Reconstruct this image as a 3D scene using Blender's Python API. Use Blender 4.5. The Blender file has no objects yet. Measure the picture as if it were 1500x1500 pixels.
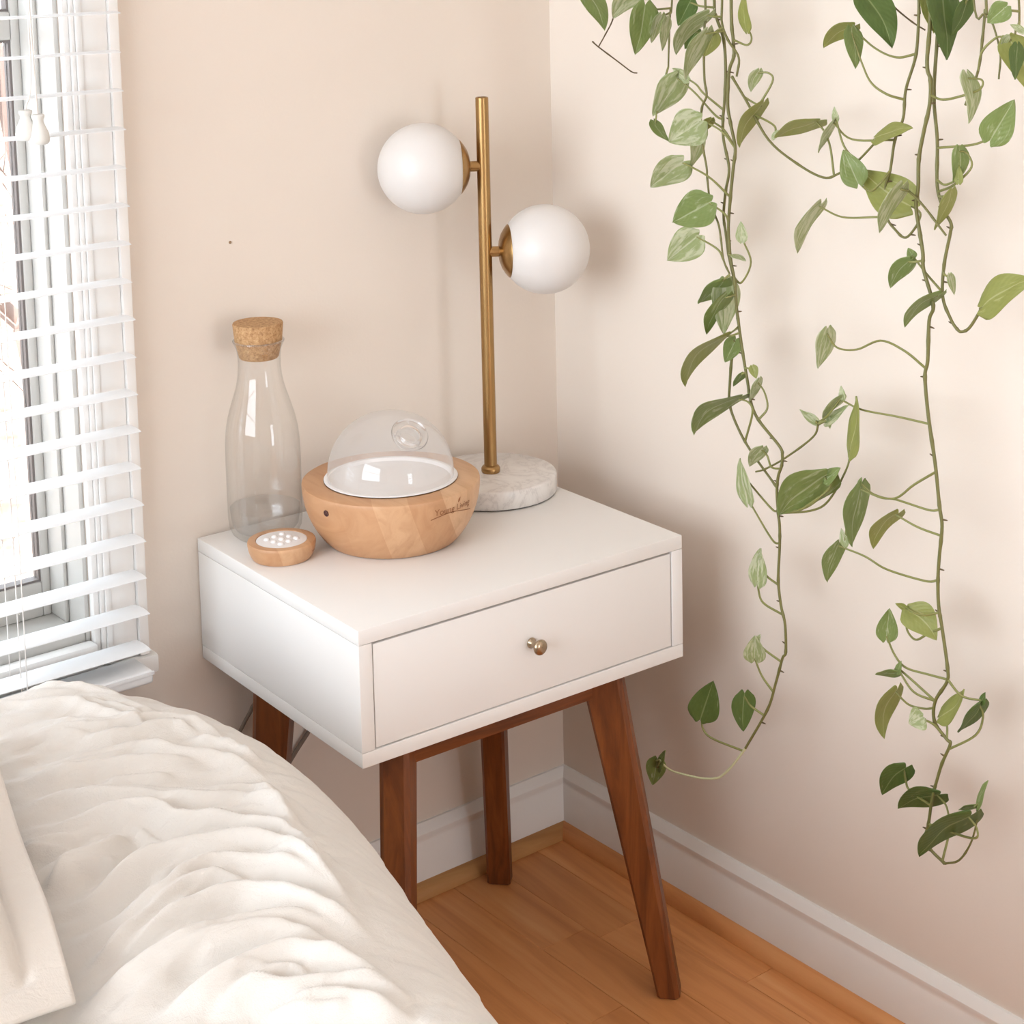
import bpy, bmesh, math, random
import numpy as np
from mathutils import Vector, Matrix

random.seed(7)
rng = np.random.default_rng(7)
scene = bpy.context.scene
col = scene.collection

# ------------------------------------------------------------------ camera
F_PX = 2587.0387160741907
YAW, PITCH, ROLL = 0.6630647403393564, 0.12355785503647627, 0.02285367698686526
CAM = np.array([-1.6353566023426336, -1.976476780663681, 1.3821639425206178])
PPX, PPY = 735.9459630506848, 207.08389912478094


def cam_axes():
    f = np.array([math.sin(YAW) * math.cos(PITCH), math.cos(YAW) * math.cos(PITCH), -math.sin(PITCH)])
    r0 = np.array([math.cos(YAW), -math.sin(YAW), 0.0])
    d0 = np.cross(f, r0)
    r = math.cos(ROLL) * r0 + math.sin(ROLL) * d0
    d = -math.sin(ROLL) * r0 + math.cos(ROLL) * d0
    return r, d, f


AX_R, AX_D, AX_F = cam_axes()
cam_data = bpy.data.cameras.new('camera')
cam_data.sensor_width = 36.0
cam_data.sensor_fit = 'HORIZONTAL'
cam_data.lens = F_PX / 1500.0 * 36.0
cam_data.shift_x = (750 - PPX) / 1500.0
cam_data.shift_y = (PPY - 750) / 1500.0
cam_data.clip_start = 0.05
cam = bpy.data.objects.new('camera', cam_data)
col.objects.link(cam)
m = Matrix.Identity(4)
for i in range(3):
    m[i][0] = AX_R[i]
    m[i][1] = -AX_D[i]
    m[i][2] = -AX_F[i]
    m[i][3] = CAM[i]
cam.matrix_world = m
scene.camera = cam


def ray(x, y):
    return AX_R * ((x - PPX) / F_PX) + AX_D * ((y - PPY) / F_PX) + AX_F


def on(x, y, axis, val):
    """the point seen at a photograph pixel on the plane axis = val"""
    d = ray(x, y)
    t = (val - CAM[axis]) / d[axis]
    return CAM + t * d


# ------------------------------------------------------------------ world, window daylight, exposure
world = bpy.data.worlds.new('overcast_sky')
scene.world = world
world.use_nodes = True
bg = world.node_tree.nodes['Background']
bg.inputs['Color'].default_value = (0.89, 0.965, 1.06, 1)
bg.inputs['Strength'].default_value = 6.0

scene.view_settings.view_transform = 'Standard'
scene.view_settings.look = 'None'
scene.view_settings.gamma = 1.0
scene.view_settings.use_curve_mapping = False
scene.view_settings.exposure = 0.76
scene.cycles.transparent_max_bounces = 32      # many thin glass layers

ROOM_X0, ROOM_Y0, ROOM_H = -3.4, -3.6, 2.45
WIN1 = (-2.70, -0.757, 0.50, 1.95)       # x0,x1,z0,z1 of the opening in the back wall
WIN2 = (-0.68, -0.14, 0.22, 1.40)        # opening in the front wall (behind the camera)

FILL_WIN = (-2.45, -0.3, 0.70, 2.30)         # y0,y1,z0,z1 of the opening added in the left wall to light the right wall


def portal(name, loc, rot, sx, sy):
    l = bpy.data.lights.new(name, 'AREA')
    l.shape = 'RECTANGLE'
    l.size, l.size_y = sx, sy
    l.cycles.is_portal = True
    o = bpy.data.objects.new(name, l)
    o.location = loc
    o.rotation_euler = rot
    col.objects.link(o)


portal('daylight_portal', ((WIN1[0] + WIN1[1]) / 2, 0.16, (WIN1[2] + WIN1[3]) / 2), (-math.pi / 2, 0, 0), WIN1[1] - WIN1[0], WIN1[3] - WIN1[2])
portal('daylight_portal', ((WIN2[0] + WIN2[1]) / 2, ROOM_Y0 - 0.16, (WIN2[2] + WIN2[3]) / 2), (math.pi / 2, 0, 0), WIN2[1] - WIN2[0], WIN2[3] - WIN2[2])

portal('daylight_portal', (ROOM_X0 - 0.16, (FILL_WIN[0] + FILL_WIN[1]) / 2, (FILL_WIN[2] + FILL_WIN[3]) / 2), (0, -math.pi / 2, 0), FILL_WIN[3] - FILL_WIN[2], FILL_WIN[1] - FILL_WIN[0])  # portal for the added left opening

# ------------------------------------------------------------------ material helpers


def lin(c):
    c = c / 255.0
    return c / 12.92 if c <= 0.04045 else ((c + 0.055) / 1.055) ** 2.4


def rgb(r, g, b):
    return (lin(r), lin(g), lin(b), 1.0)


class NT:
    def __init__(self, name):
        self.m = bpy.data.materials.new(name)
        self.m.use_nodes = True
        self.t = self.m.node_tree
        self.n = self.t.nodes
        self.bsdf = self.n['Principled BSDF']
        self.out = self.n['Material Output']

    def add(self, kind, **kw):
        nd = self.n.new(kind)
        for k, v in kw.items():
            setattr(nd, k, v)
        return nd

    def link(self, a, b):
        self.t.links.new(a, b)

    def set(self, **kw):
        for k, v in kw.items():
            self.bsdf.inputs[k.replace('_', ' ')].default_value = v
        return self

    def coords(self, scale=(1, 1, 1), rot=(0, 0, 0), kind='Object'):
        tc = self.add('ShaderNodeTexCoord')
        mp = self.add('ShaderNodeMapping')
        mp.inputs['Scale'].default_value = scale
        mp.inputs['Rotation'].default_value = rot
        self.link(tc.outputs[kind], mp.inputs['Vector'])
        return mp.outputs['Vector']

    def noise(self, vec, scale=5, detail=4, rough=0.5, dist=0.0):
        nz = self.add('ShaderNodeTexNoise')
        nz.inputs['Scale'].default_value = scale
        nz.inputs['Detail'].default_value = detail
        nz.inputs['Roughness'].default_value = rough
        nz.inputs['Distortion'].default_value = dist
        self.link(vec, nz.inputs['Vector'])
        return nz.outputs['Fac']

    def ramp(self, fac, stops):
        r = self.add('ShaderNodeValToRGB')
        e = r.color_ramp.elements
        while len(e) < len(stops):
            e.new(0.5)
        for i, (p, c) in enumerate(stops):
            e[i].position = p
            e[i].color = c
        self.link(fac, r.inputs['Fac'])
        return r.outputs['Color']

    def mix(self, fac, a, b, mode='MIX'):
        x = self.add('ShaderNodeMix', data_type='RGBA', blend_type=mode)
        for sock, v in ((x.inputs['Factor'], fac), (x.inputs[6], a), (x.inputs[7], b)):
            if isinstance(v, (float, int, tuple)):
                sock.default_value = v
            else:
                self.link(v, sock)
        return x.outputs[2]

    def math(self, op, a, b=0.0):
        x = self.add('ShaderNodeMath', operation=op)
        for i, v in enumerate((a, b)):
            if isinstance(v, (float, int)):
                x.inputs[i].default_value = v
            else:
                self.link(v, x.inputs[i])
        return x.outputs[0]

    def bump(self, h, strength=0.2, dist=0.002):
        b = self.add('ShaderNodeBump')
        b.inputs['Strength'].default_value = strength
        b.inputs['Distance'].default_value = dist
        self.link(h, b.inputs['Height'])
        self.link(b.outputs['Normal'], self.bsdf.inputs['Normal'])

    def base(self, c):
        if isinstance(c, tuple):
            self.bsdf.inputs['Base Color'].default_value = c
        else:
            self.link(c, self.bsdf.inputs['Base Color'])
        return self


def mat_plain(name, c, rough=0.5, **kw):
    m = NT(name)
    m.base(c).set(Roughness=rough, **kw)
    return m.m


def mat_wall():
    m = NT('cream_wall_paint')
    v = m.coords()
    m.base(m.mix(m.noise(v, 2.2, 3), rgb(232, 219, 206), rgb(236, 224, 212)))
    m.set(Roughness=0.7)
    m.bump(m.noise(v, 260, 3), 0.12, 0.001)
    return m.m


def mat_paint(name, c, rough):
    m = NT(name)
    v = m.coords()
    c2 = tuple(x * 0.97 for x in c[:3]) + (1.0,)
    m.base(m.mix(m.noise(v, 6, 2), c, c2))
    m.set(Roughness=rough)
    m.bump(m.noise(v, 320, 2), 0.04, 0.0006)
    return m.m


def mat_wood(name, dark, mid, light, axis=2, scale=1.0, rough=0.42, per_object=0.0, knots=False):
    m = NT(name)
    st = [14.0 * scale] * 3
    st[axis] = 1.1 * scale
    v = m.coords(tuple(st))
    if per_object:
        oi = m.add('ShaderNodeObjectInfo')
        sh = m.add('ShaderNodeVectorMath', operation='ADD')
        comb = m.add('ShaderNodeCombineXYZ')
        mul = m.math('MULTIPLY', oi.outputs['Random'], 37.0)
        for i in range(3):
            m.link(mul, comb.inputs[i])
        m.link(v, sh.inputs[0])
        m.link(comb.outputs[0], sh.inputs[1])
        v = sh.outputs[0]
    n1 = m.noise(v, 1.6, 6, 0.62, 0.8)
    n2 = m.noise(v, 9.0, 3, 0.6, 0.2)
    c = m.ramp(n1, [(0.3, dark), (0.5, mid), (0.72, light)])
    c = m.mix(m.math('MULTIPLY', n2, 0.35), c, dark)
    if per_object:
        f = m.math('MULTIPLY', m.math('SUBTRACT', oi.outputs['Random'], 0.5), per_object)
        hs = m.add('ShaderNodeHueSaturation')
        m.link(m.math('ADD', f, 1.0), hs.inputs['Value'])
        m.link(c, hs.inputs['Color'])
        c = hs.outputs['Color']
    m.base(c)
    m.set(Roughness=rough)
    m.bump(n2, 0.12, 0.0006)
    return m.m


def mat_laminated(name):
    """light maple glued up from boards of slightly different tone"""
    m = NT(name)
    tc = m.add('ShaderNodeTexCoord')
    mp = m.add('ShaderNodeMapping')
    mp.inputs['Rotation'].default_value = (0, 0.35, 0.5)
    m.link(tc.outputs['Object'], mp.inputs['Vector'])
    sep = m.add('ShaderNodeSeparateXYZ')
    m.link(mp.outputs['Vector'], sep.inputs[0])
    board = m.math('FLOOR', m.math('MULTIPLY', m.math('ADD', sep.outputs[0], 0.006), 24.0))
    wn = m.add('ShaderNodeTexWhiteNoise', noise_dimensions='1D')
    m.link(board, wn.inputs['W'])
    tone = m.ramp(wn.outputs['Value'], [(0.0, rgb(198, 150, 110)), (0.45, rgb(212, 168, 128)), (1.0, rgb(222, 182, 144))])
    mp2 = m.add('ShaderNodeMapping')
    mp2.inputs['Rotation'].default_value = (0.2, 0.35, 0.5)
    mp2.inputs['Scale'].default_value = (60, 6, 34)
    m.link(tc.outputs['Object'], mp2.inputs['Vector'])
    g = m.noise(mp2.outputs['Vector'], 1.0, 5, 0.6, 1.2)
    c = m.mix(m.math('MULTIPLY', m.math('POWER', g, 2.0), 0.95), tone, rgb(166, 112, 70))
    m.base(c)
    m.set(Roughness=0.45)
    m.bump(g, 0.05, 0.0005)
    return m.m


def mat_cork():
    m = NT('cork')
    v = m.coords()
    n1 = m.noise(v, 260, 5, 0.75)
    vo = m.add('ShaderNodeTexVoronoi')
    vo.inputs['Scale'].default_value = 260
    m.link(v, vo.inputs['Vector'])
    c = m.ramp(n1, [(0.3, rgb(140, 98, 62)), (0.5, rgb(186, 144, 100)), (0.7, rgb(208, 172, 128))])
    c = m.mix(m.math('MULTIPLY', m.math('LESS_THAN', vo.outputs['Distance'], 0.16), 0.5), c, rgb(105, 68, 42))
    m.base(c)
    m.set(Roughness=0.85)
    m.bump(n1, 0.4, 0.001)
    return m.m


def mat_marble():
    m = NT('white_marble')
    v = m.coords()
    n = m.noise(v, 14, 8, 0.62, 1.6)
    vein = m.math('ABSOLUTE', m.math('SUBTRACT', n, 0.5))
    c = m.ramp(vein, [(0.0, rgb(214, 208, 203)), (0.03, rgb(230, 224, 219)), (0.12, rgb(238, 233, 228))])
    c = m.mix(m.math('MULTIPLY', m.noise(v, 30, 4), 0.25), c, rgb(214, 206, 198))
    m.base(c)
    m.set(Roughness=0.28)
    return m.m


def mat_brass():
    m = NT('antique_brass')
    v = m.coords((40, 40, 3))
    n = m.noise(v, 3, 4)
    m.base(m.mix(n, rgb(150, 116, 72), rgb(184, 150, 102)))
    m.set(Metallic=1.0, Roughness=0.3)
    return m.m


def mat_thin_glass(name, tint=(1, 1, 1, 1), haze=0.0, base=0.035, haze_col=(0.9, 0.9, 0.9, 1), edge=None):
    m = NT(name)
    tr = m.add('ShaderNodeBsdfTransparent')
    tr.inputs['Color'].default_value = tint
    if edge:
        # the path through the glass wall grows towards the silhouette
        lw = m.add('ShaderNodeLayerWeight')
        lw.inputs['Blend'].default_value = 0.5
        m.link(m.mix(m.math('POWER', lw.outputs['Facing'], 3.0), tint, edge), tr.inputs['Color'])
    gl = m.add('ShaderNodeBsdfGlossy')
    gl.inputs['Roughness'].default_value = 0.03
    gl.inputs['Color'].default_value = (1, 1, 1, 1)
    fr = m.add('ShaderNodeFresnel')
    geo = m.add('ShaderNodeNewGeometry')
    m.link(m.math('SUBTRACT', 1.45, m.math('MULTIPLY', geo.outputs['Backfacing'], 1.45 - 1 / 1.45)), fr.inputs['IOR'])
    mx = m.add('ShaderNodeMixShader')
    m.link(m.math('MINIMUM', m.math('ADD', m.math('MULTIPLY', fr.outputs[0], 0.8), base - 0.03), 1.0), mx.inputs[0])
    m.link(tr.outputs[0], mx.inputs[1])
    m.link(gl.outputs[0], mx.inputs[2])
    last = mx.outputs[0]
    if haze:
        df = m.add('ShaderNodeBsdfTranslucent')
        df.inputs['Color'].default_value = haze_col
        d2 = m.add('ShaderNodeBsdfDiffuse')
        d2.inputs['Color'].default_value = haze_col
        ad = m.add('ShaderNodeMixShader')
        m.link(df.outputs[0], ad.inputs[1])
        m.link(d2.outputs[0], ad.inputs[2])
        m2 = m.add('ShaderNodeMixShader')
        m2.inputs[0].default_value = haze
        m.link(last, m2.inputs[1])
        m.link(ad.outputs[0], m2.inputs[2])
        last = m2.outputs[0]
    m.link(last, m.out.inputs['Surface'])
    return m.m


def mat_opal():
    m = NT('opal_white_glass')
    m.base(rgb(226, 221, 217)).set(Roughness=0.35)
    m.bsdf.inputs['Subsurface Weight'].default_value = 0.35
    m.bsdf.inputs['Subsurface Radius'].default_value = (0.04, 0.04, 0.04)
    return m.m


def mat_linen(name, c1, c2):
    m = NT(name)
    v = m.coords()
    w1 = m.noise(m.coords((900, 120, 900)), 1, 2)
    w2 = m.noise(m.coords((120, 900, 900)), 1, 2)
    m.base(m.mix(m.noise(v, 7, 4), c1, c2))
    m.set(Roughness=0.9)
    m.bsdf.inputs['Sheen Weight'].default_value = 0.15
    n3 = m.noise(m.coords((38, 70, 60)), 1, 5, 0.6, 0.7)
    h = m.math('ADD', m.math('MULTIPLY', m.math('ADD', w1, w2), 0.12), n3)
    m.bump(h, 0.35, 0.006)
    return m.m


def mat_leaf(name, c_main, c_dark, c_pale, pale_amt):
    m = NT(name)
    uv = m.add('ShaderNodeUVMap')
    sep = m.add('ShaderNodeSeparateXYZ')
    m.link(uv.outputs[0], sep.inputs[0])
    oi = m.add('ShaderNodeObjectInfo')
    off = m.add('ShaderNodeVectorMath', operation='ADD')
    cmb = m.add('ShaderNodeCombineXYZ')
    m.link(m.math('MULTIPLY', oi.outputs['Random'], 50.0), cmb.inputs[2])
    sc = m.add('ShaderNodeVectorMath', operation='MULTIPLY')
    sc.inputs[1].default_value = (7.0, 2.4, 1.0)
    m.link(uv.outputs[0], sc.inputs[0])
    m.link(sc.outputs[0], off.inputs[0])
    m.link(cmb.outputs[0], off.inputs[1])
    n = m.noise(off.outputs[0], 1.0, 4, 0.6, 0.6)
    c = m.mix(m.noise(off.outputs[0], 2.3, 3), c_main, c_dark)
    pale = m.ramp(n, [(0.62 - pale_amt, (0, 0, 0, 1)), (0.74 - pale_amt, (1, 1, 1, 1))])
    c = m.mix(m.math('MULTIPLY', pale, 0.7), c, c_pale)
    s = m.math('ABSOLUTE', m.math('SUBTRACT', sep.outputs[0], 0.5))
    rib = m.math('LESS_THAN', s, 0.022)
    c = m.mix(m.math('MULTIPLY', rib, 0.6), c, c_pale)
    m.base(c)
    m.set(Roughness=0.42)
    vein = m.math('SINE', m.math('MULTIPLY', m.math('SUBTRACT', sep.outputs[1], m.math('MULTIPLY', s, 0.7)), 55.0))
    m.bump(vein, 0.14, 0.001)
    tl = m.add('ShaderNodeBsdfTranslucent')
    m.link(c, tl.inputs['Color'])
    mx = m.add('ShaderNodeMixShader')
    mx.inputs[0].default_value = 0.45
    m.link(m.bsdf.outputs[0], mx.inputs[1])
    m.link(tl.outputs[0], mx.inputs[2])
    m.link(mx.outputs[0], m.out.inputs['Surface'])
    return m.m


M = {
    'wall': mat_wall(),
    'ceiling': mat_paint('ceiling_paint', rgb(248, 245, 241), 0.8),
    'trim': mat_paint('white_trim_paint', rgb(246, 243, 239), 0.4),
    'vinyl': mat_paint('greige_window_frame', rgb(206, 203, 197), 0.45),
    'gasket': mat_plain('grey_gasket', rgb(120, 112, 108), 0.6),
    'pane': mat_thin_glass('window_glass', (0.97, 0.98, 0.98, 1)),
    'light_cut': mat_thin_glass('light_cut_film', (0.7, 0.7, 0.7, 1), 0.0, 0.03),  # half-clear sheet added only to dim the daylight
    'slat': mat_paint('white_faux_wood_slat', rgb(240, 240, 240), 0.35),
    'cord': mat_plain('white_cord', rgb(232, 226, 220), 0.8),
    'tassel': mat_paint('white_tassel', rgb(226, 224, 218), 0.45),
    'floor': mat_wood('oak_floor', rgb(198, 128, 72), rgb(226, 156, 96), rgb(236, 174, 116), 1, 1.0, 0.45, 0.14),
    'shoe': mat_wood('oak_shoe_moulding', rgb(166, 112, 62), rgb(196, 144, 88), rgb(210, 164, 110), 0, 1.0, 0.45),
    'walnut': mat_wood('acorn_stained_wood', rgb(80, 40, 17), rgb(128, 70, 31), rgb(158, 94, 46), 2, 2.0, 0.38, 0.12),
    'walnut_u': mat_wood('acorn_stained_rail', rgb(80, 40, 17), rgb(128, 70, 31), rgb(158, 94, 46), 0, 2.0, 0.38),
    'lacquer': mat_paint('white_lacquer', rgb(240, 236, 232), 0.32),
    'gap': mat_plain('drawer_box_wood', rgb(150, 120, 90), 0.7),
    'knob': mat_plain('brushed_nickel_brass', rgb(176, 158, 134), 0.25, Metallic=1.0),
    'brass': mat_brass(),
    'marble': mat_marble(),
    'felt': mat_plain('black_felt', rgb(30, 26, 24), 0.9),
    'opal': mat_opal(),
    'maple': mat_laminated('laminated_maple'),
    'dark_dot': mat_plain('dark_plastic', rgb(70, 34, 30), 0.3),
    'brand': mat_plain('burnt_mark', rgb(146, 94, 58), 0.7),
    'white_plastic': mat_plain('white_plastic', rgb(240, 236, 234), 0.35),
    'glass': mat_thin_glass('clear_glass', (0.98, 0.98, 0.975, 1), 0.015, 0.055, (0.9, 0.9, 0.9, 1), (0.66, 0.66, 0.64, 1)),
    'dome': mat_thin_glass('hazy_glass', (0.985, 0.985, 0.985, 1), 0.22, 0.06, (0.92, 0.92, 0.92, 1), (0.85, 0.85, 0.85, 1)),
    'cork': mat_cork(),
    'duvet': mat_linen('cream_linen', rgb(223, 218, 211), rgb(217, 210, 202)),
    'pillow': mat_linen('cream_cotton', rgb(224, 216, 207), rgb(218, 209, 199)),
    'mattress': mat_plain('mattress_ticking', rgb(225, 220, 212), 0.9),
    'bedwood': mat_wood('bed_base_wood', rgb(90, 58, 36), rgb(130, 90, 58), rgb(150, 108, 72), 0, 1.0, 0.5),
    'cable': mat_plain('grey_cable', rgb(128, 112, 98), 0.6),
    'leaf_pale': mat_leaf('pothos_leaf_pale', rgb(192, 200, 154), rgb(168, 182, 122), rgb(230, 230, 206), 0.16),
    'leaf_green': mat_leaf('pothos_leaf_green', rgb(166, 180, 118), rgb(138, 158, 88), rgb(214, 220, 184), 0.05),
    'leaf_dark': mat_leaf('pothos_leaf_dark', rgb(122, 144, 80), rgb(98, 122, 62), rgb(176, 188, 132), -0.02),
    'leaf_olive': mat_leaf('pothos_leaf_olive', rgb(182, 184, 112), rgb(160, 166, 90), rgb(214, 214, 164), 0.0),
    'stem': mat_plain('pothos_stem', rgb(112, 108, 58), 0.5),
    'petiole': mat_plain('pothos_petiole', rgb(134, 134, 78), 0.5),
    'twig': mat_plain('dry_twig', rgb(96, 78, 48), 0.7),
    'young': mat_plain('young_shoot', rgb(214, 214, 170), 0.5),
    'pot': mat_plain('terracotta_pot', rgb(186, 122, 88), 0.8),
    'soil': mat_plain('potting_soil', rgb(58, 42, 32), 0.95),
    'rope': mat_plain('jute_rope', rgb(190, 164, 124), 0.9),
    'bark': mat_wood('tree_bark', rgb(96, 78, 70), rgb(128, 106, 96), rgb(150, 128, 116), 2, 0.3, 0.9),
    'ground': None,
    'hook': mat_plain('steel_hook', rgb(150, 150, 150), 0.3, Metallic=1.0),
}
g = NT('leaf_litter')
gv = g.coords()
g.base(g.ramp(g.noise(gv, 4, 8, 0.7), [(0.35, rgb(140, 108, 90)), (0.5, rgb(190, 158, 136)), (0.65, rgb(214, 196, 180))]))
g.set(Roughness=0.95)
M['ground'] = g.m

# ------------------------------------------------------------------ mesh helpers


def mesh_obj(name, verts, faces, mat, parent=None, loc=(0, 0, 0), smooth=True, angle=None, uvs=None):
    me = bpy.data.meshes.new(name)
    me.from_pydata([tuple(v) for v in verts], [], faces)
    me.materials.append(mat)
    if smooth:
        me.polygons.foreach_set('use_smooth', [True] * len(me.polygons))
    if angle is not None:
        me.set_sharp_from_angle(angle=math.radians(angle))
    if uvs is not None:
        ul = me.uv_layers.new(name='UVMap')
        for lp in me.loops:
            ul.data[lp.index].uv = uvs[lp.vertex_index]
    me.update()
    o = bpy.data.objects.new(name, me)
    o.location = loc
    o.parent = parent
    col.objects.link(o)
    return o


def bm_obj(name, bm, mat, parent=None, loc=(0, 0, 0), smooth=False, angle=None):
    me = bpy.data.meshes.new(name)
    bmesh.ops.recalc_face_normals(bm, faces=bm.faces)
    bm.to_mesh(me)
    bm.free()
    me.materials.append(mat)
    if smooth:
        me.polygons.foreach_set('use_smooth', [True] * len(me.polygons))
        me.set_sharp_from_angle(angle=math.radians(angle or 35))
    o = bpy.data.objects.new(name, me)
    o.location = loc
    o.parent = parent
    col.objects.link(o)
    return o


def bm_box(bm, lo, hi):
    vs = [bm.verts.new((x, y, z)) for x in (lo[0], hi[0]) for y in (lo[1], hi[1]) for z in (lo[2], hi[2])]
    for f in ((0, 1, 3, 2), (4, 6, 7, 5), (0, 4, 5, 1), (2, 3, 7, 6), (0, 2, 6, 4), (1, 5, 7, 3)):
        bm.faces.new([vs[i] for i in f])
    return vs


def box(name, lo, hi, mat, parent=None, bevel=0.0, seg=2):
    """box given in the parent's frame, its origin at the centre of its base"""
    c = ((lo[0] + hi[0]) / 2, (lo[1] + hi[1]) / 2, lo[2])
    bm = bmesh.new()
    bm_box(bm, [lo[i] - c[i] for i in range(3)], [hi[i] - c[i] for i in range(3)])
    if bevel:
        bmesh.ops.bevel(bm, geom=bm.edges[:], offset=bevel, segments=seg, affect='EDGES', profile=0.6)
    return bm_obj(name, bm, mat, parent, c, smooth=bevel > 0, angle=40)


def lathe(name, prof, mat, parent=None, loc=(0, 0, 0), n=64, angle=40, rot=None):
    vs, fs = [], []
    rings = []
    for r, z in prof:
        if r < 1e-6:
            rings.append([len(vs)])
            vs.append((0, 0, z))
        else:
            rings.append(list(range(len(vs), len(vs) + n)))
            vs += [(r * math.cos(2 * math.pi * k / n), r * math.sin(2 * math.pi * k / n), z) for k in range(n)]
    for a, b in zip(rings, rings[1:]):
        for k in range(n):
            k2 = (k + 1) % n
            if len(a) == 1 and len(b) == 1:
                continue
            if len(a) == 1:
                fs.append((a[0], b[k2], b[k]))
            elif len(b) == 1:
                fs.append((a[k], a[k2], b[0]))
            else:
                fs.append((a[k], a[k2], b[k2], b[k]))
    o = mesh_obj(name, vs, fs, mat, parent, loc, True, angle)
    if rot is not None:
        o.rotation_euler = rot
    return o


def catmull(pts, sub=6):
    p = [np.array(q, float) for q in pts]
    if len(p) < 3:
        return [p[0] + (p[-1] - p[0]) * k / sub for k in range(sub + 1)]
    ext = [2 * p[0] - p[1]] + p + [2 * p[-1] - p[-2]]
    out = []
    for i in range(1, len(ext) - 2):
        a, b, c, d = ext[i - 1:i + 3]
        for k in range(sub):
            t = k / sub
            out.append(0.5 * (2 * b + (c - a) * t + (2 * a - 5 * b + 4 * c - d) * t * t + (3 * b - a - 3 * c + d) * t ** 3))
    out.append(p[-1])
    return out


def tube_data(pts, rad, n=8):
    pts = [Vector(q) for q in pts]
    if isinstance(rad, (float, int)):
        rad = [rad] * len(pts)
    vs, fs = [], []
    up = None
    for i, q in enumerate(pts):
        t = (pts[min(i + 1, len(pts) - 1)] - pts[max(i - 1, 0)])
        t = t.normalized() if t.length > 1e-9 else Vector((0, 0, 1))
        if up is None:
            up = t.orthogonal().normalized()
        up = (up - t * up.dot(t))
        up = up.normalized() if up.length > 1e-6 else t.orthogonal().normalized()
        sd = t.cross(up)
        for k in range(n):
            a = 2 * math.pi * k / n
            vs.append(q + (up * math.cos(a) + sd * math.sin(a)) * rad[i])
    for i in range(len(pts) - 1):
        for k in range(n):
            k2 = (k + 1) % n
            fs.append((i * n + k, i * n + k2, (i + 1) * n + k2, (i + 1) * n + k))
    fs.append(tuple(range(n - 1, -1, -1)))
    fs.append(tuple((len(pts) - 1) * n + k for k in range(n)))
    return vs, fs


def tube(name, pts, rad, mat, parent=None, n=8, origin=None):
    """tube along world points; its origin at the first point (or the given one)"""
    o0 = Vector(pts[0] if origin is None else origin)
    vs, fs = tube_data(pts, rad, n)
    ploc = world_loc(parent)
    return mesh_obj(name, [v - o0 for v in vs], fs, mat, parent, tuple(o0 - ploc), True, 60)


def world_loc(o):
    p = Vector((0, 0, 0))
    while o is not None:
        p += Vector(o.location)
        o = o.parent
    return p


def empty(name, loc=(0, 0, 0), rz=0.0, label=None, cat=None, group=None, kind=None):
    o = bpy.data.objects.new(name, None)
    o.empty_display_size = 0.05
    o.location = loc
    o.rotation_euler = (0, 0, rz)
    col.objects.link(o)
    tag(o, label, cat, group, kind)
    return o


def tag(o, label=None, cat=None, group=None, kind=None):
    if label:
        o['label'] = label
    if cat:
        o['category'] = cat
    if group:
        o['group'] = group
    if kind:
        o['kind'] = kind
    return o


def structure(o, label, cat):
    return tag(o, label, cat, kind='structure')


# ------------------------------------------------------------------ the room


def wall_with_hole(name, axis, face, thick, span, hole, label):
    """wall in the x (axis 1) or y direction with one rectangular opening"""
    bm = bmesh.new()
    a0, a1 = span
    y0, y1 = face, face + thick
    if hole:
        h0, h1, z0, z1 = hole
        parts = [((a0, 0), (h0, ROOM_H)), ((h1, 0), (a1, ROOM_H)), ((h0, 0), (h1, z0)), ((h0, z1), (h1, ROOM_H))]
    else:
        parts = [((a0, 0), (a1, ROOM_H))]
    for (p0, q0), (p1, q1) in parts:
        if axis == 1:
            bm_box(bm, (p0, min(y0, y1), q0), (p1, max(y0, y1), q1))
        else:
            bm_box(bm, (min(y0, y1), p0, q0), (max(y0, y1), p1, q1))
    bmesh.ops.remove_doubles(bm, verts=bm.verts[:], dist=1e-5)
    o = bm_obj(name, bm, M['wall'])
    return structure(o, label, 'wall')


wall_back = wall_with_hole('wall_back', 1, 0.0, 0.14, (ROOM_X0 - 0.1, 0.1), WIN1, 'cream painted wall behind the white nightstand')
wall_right = wall_with_hole('wall_right', 0, 0.0, 0.1, (ROOM_Y0 - 0.1, 0.0), None, 'cream painted wall behind the trailing plant')
wall_left = wall_with_hole('wall_left', 0, ROOM_X0, -0.14, (ROOM_Y0 - 0.1, 0.0), FILL_WIN, 'cream painted wall on the far side of the bed')
wall_front = wall_with_hole('wall_front', 1, ROOM_Y0, -0.14, (ROOM_X0 - 0.1, 0.1), WIN2, 'cream painted wall with a wide window')
ceil = box('ceiling', (ROOM_X0 - 0.1, ROOM_Y0 - 0.14, ROOM_H), (0.1, 0.14, ROOM_H + 0.1), M['ceiling'])
structure(ceil, 'flat white painted ceiling', 'ceiling')
nail = lathe('nail_hole', [(0, 0.0012), (0.0016, 0.0009), (0.002, 0)], M['gap'], wall_back, tuple(on(337, 355, 1, 0.0)), 12)
nail.rotation_euler = (math.pi / 2, 0, 0)

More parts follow.
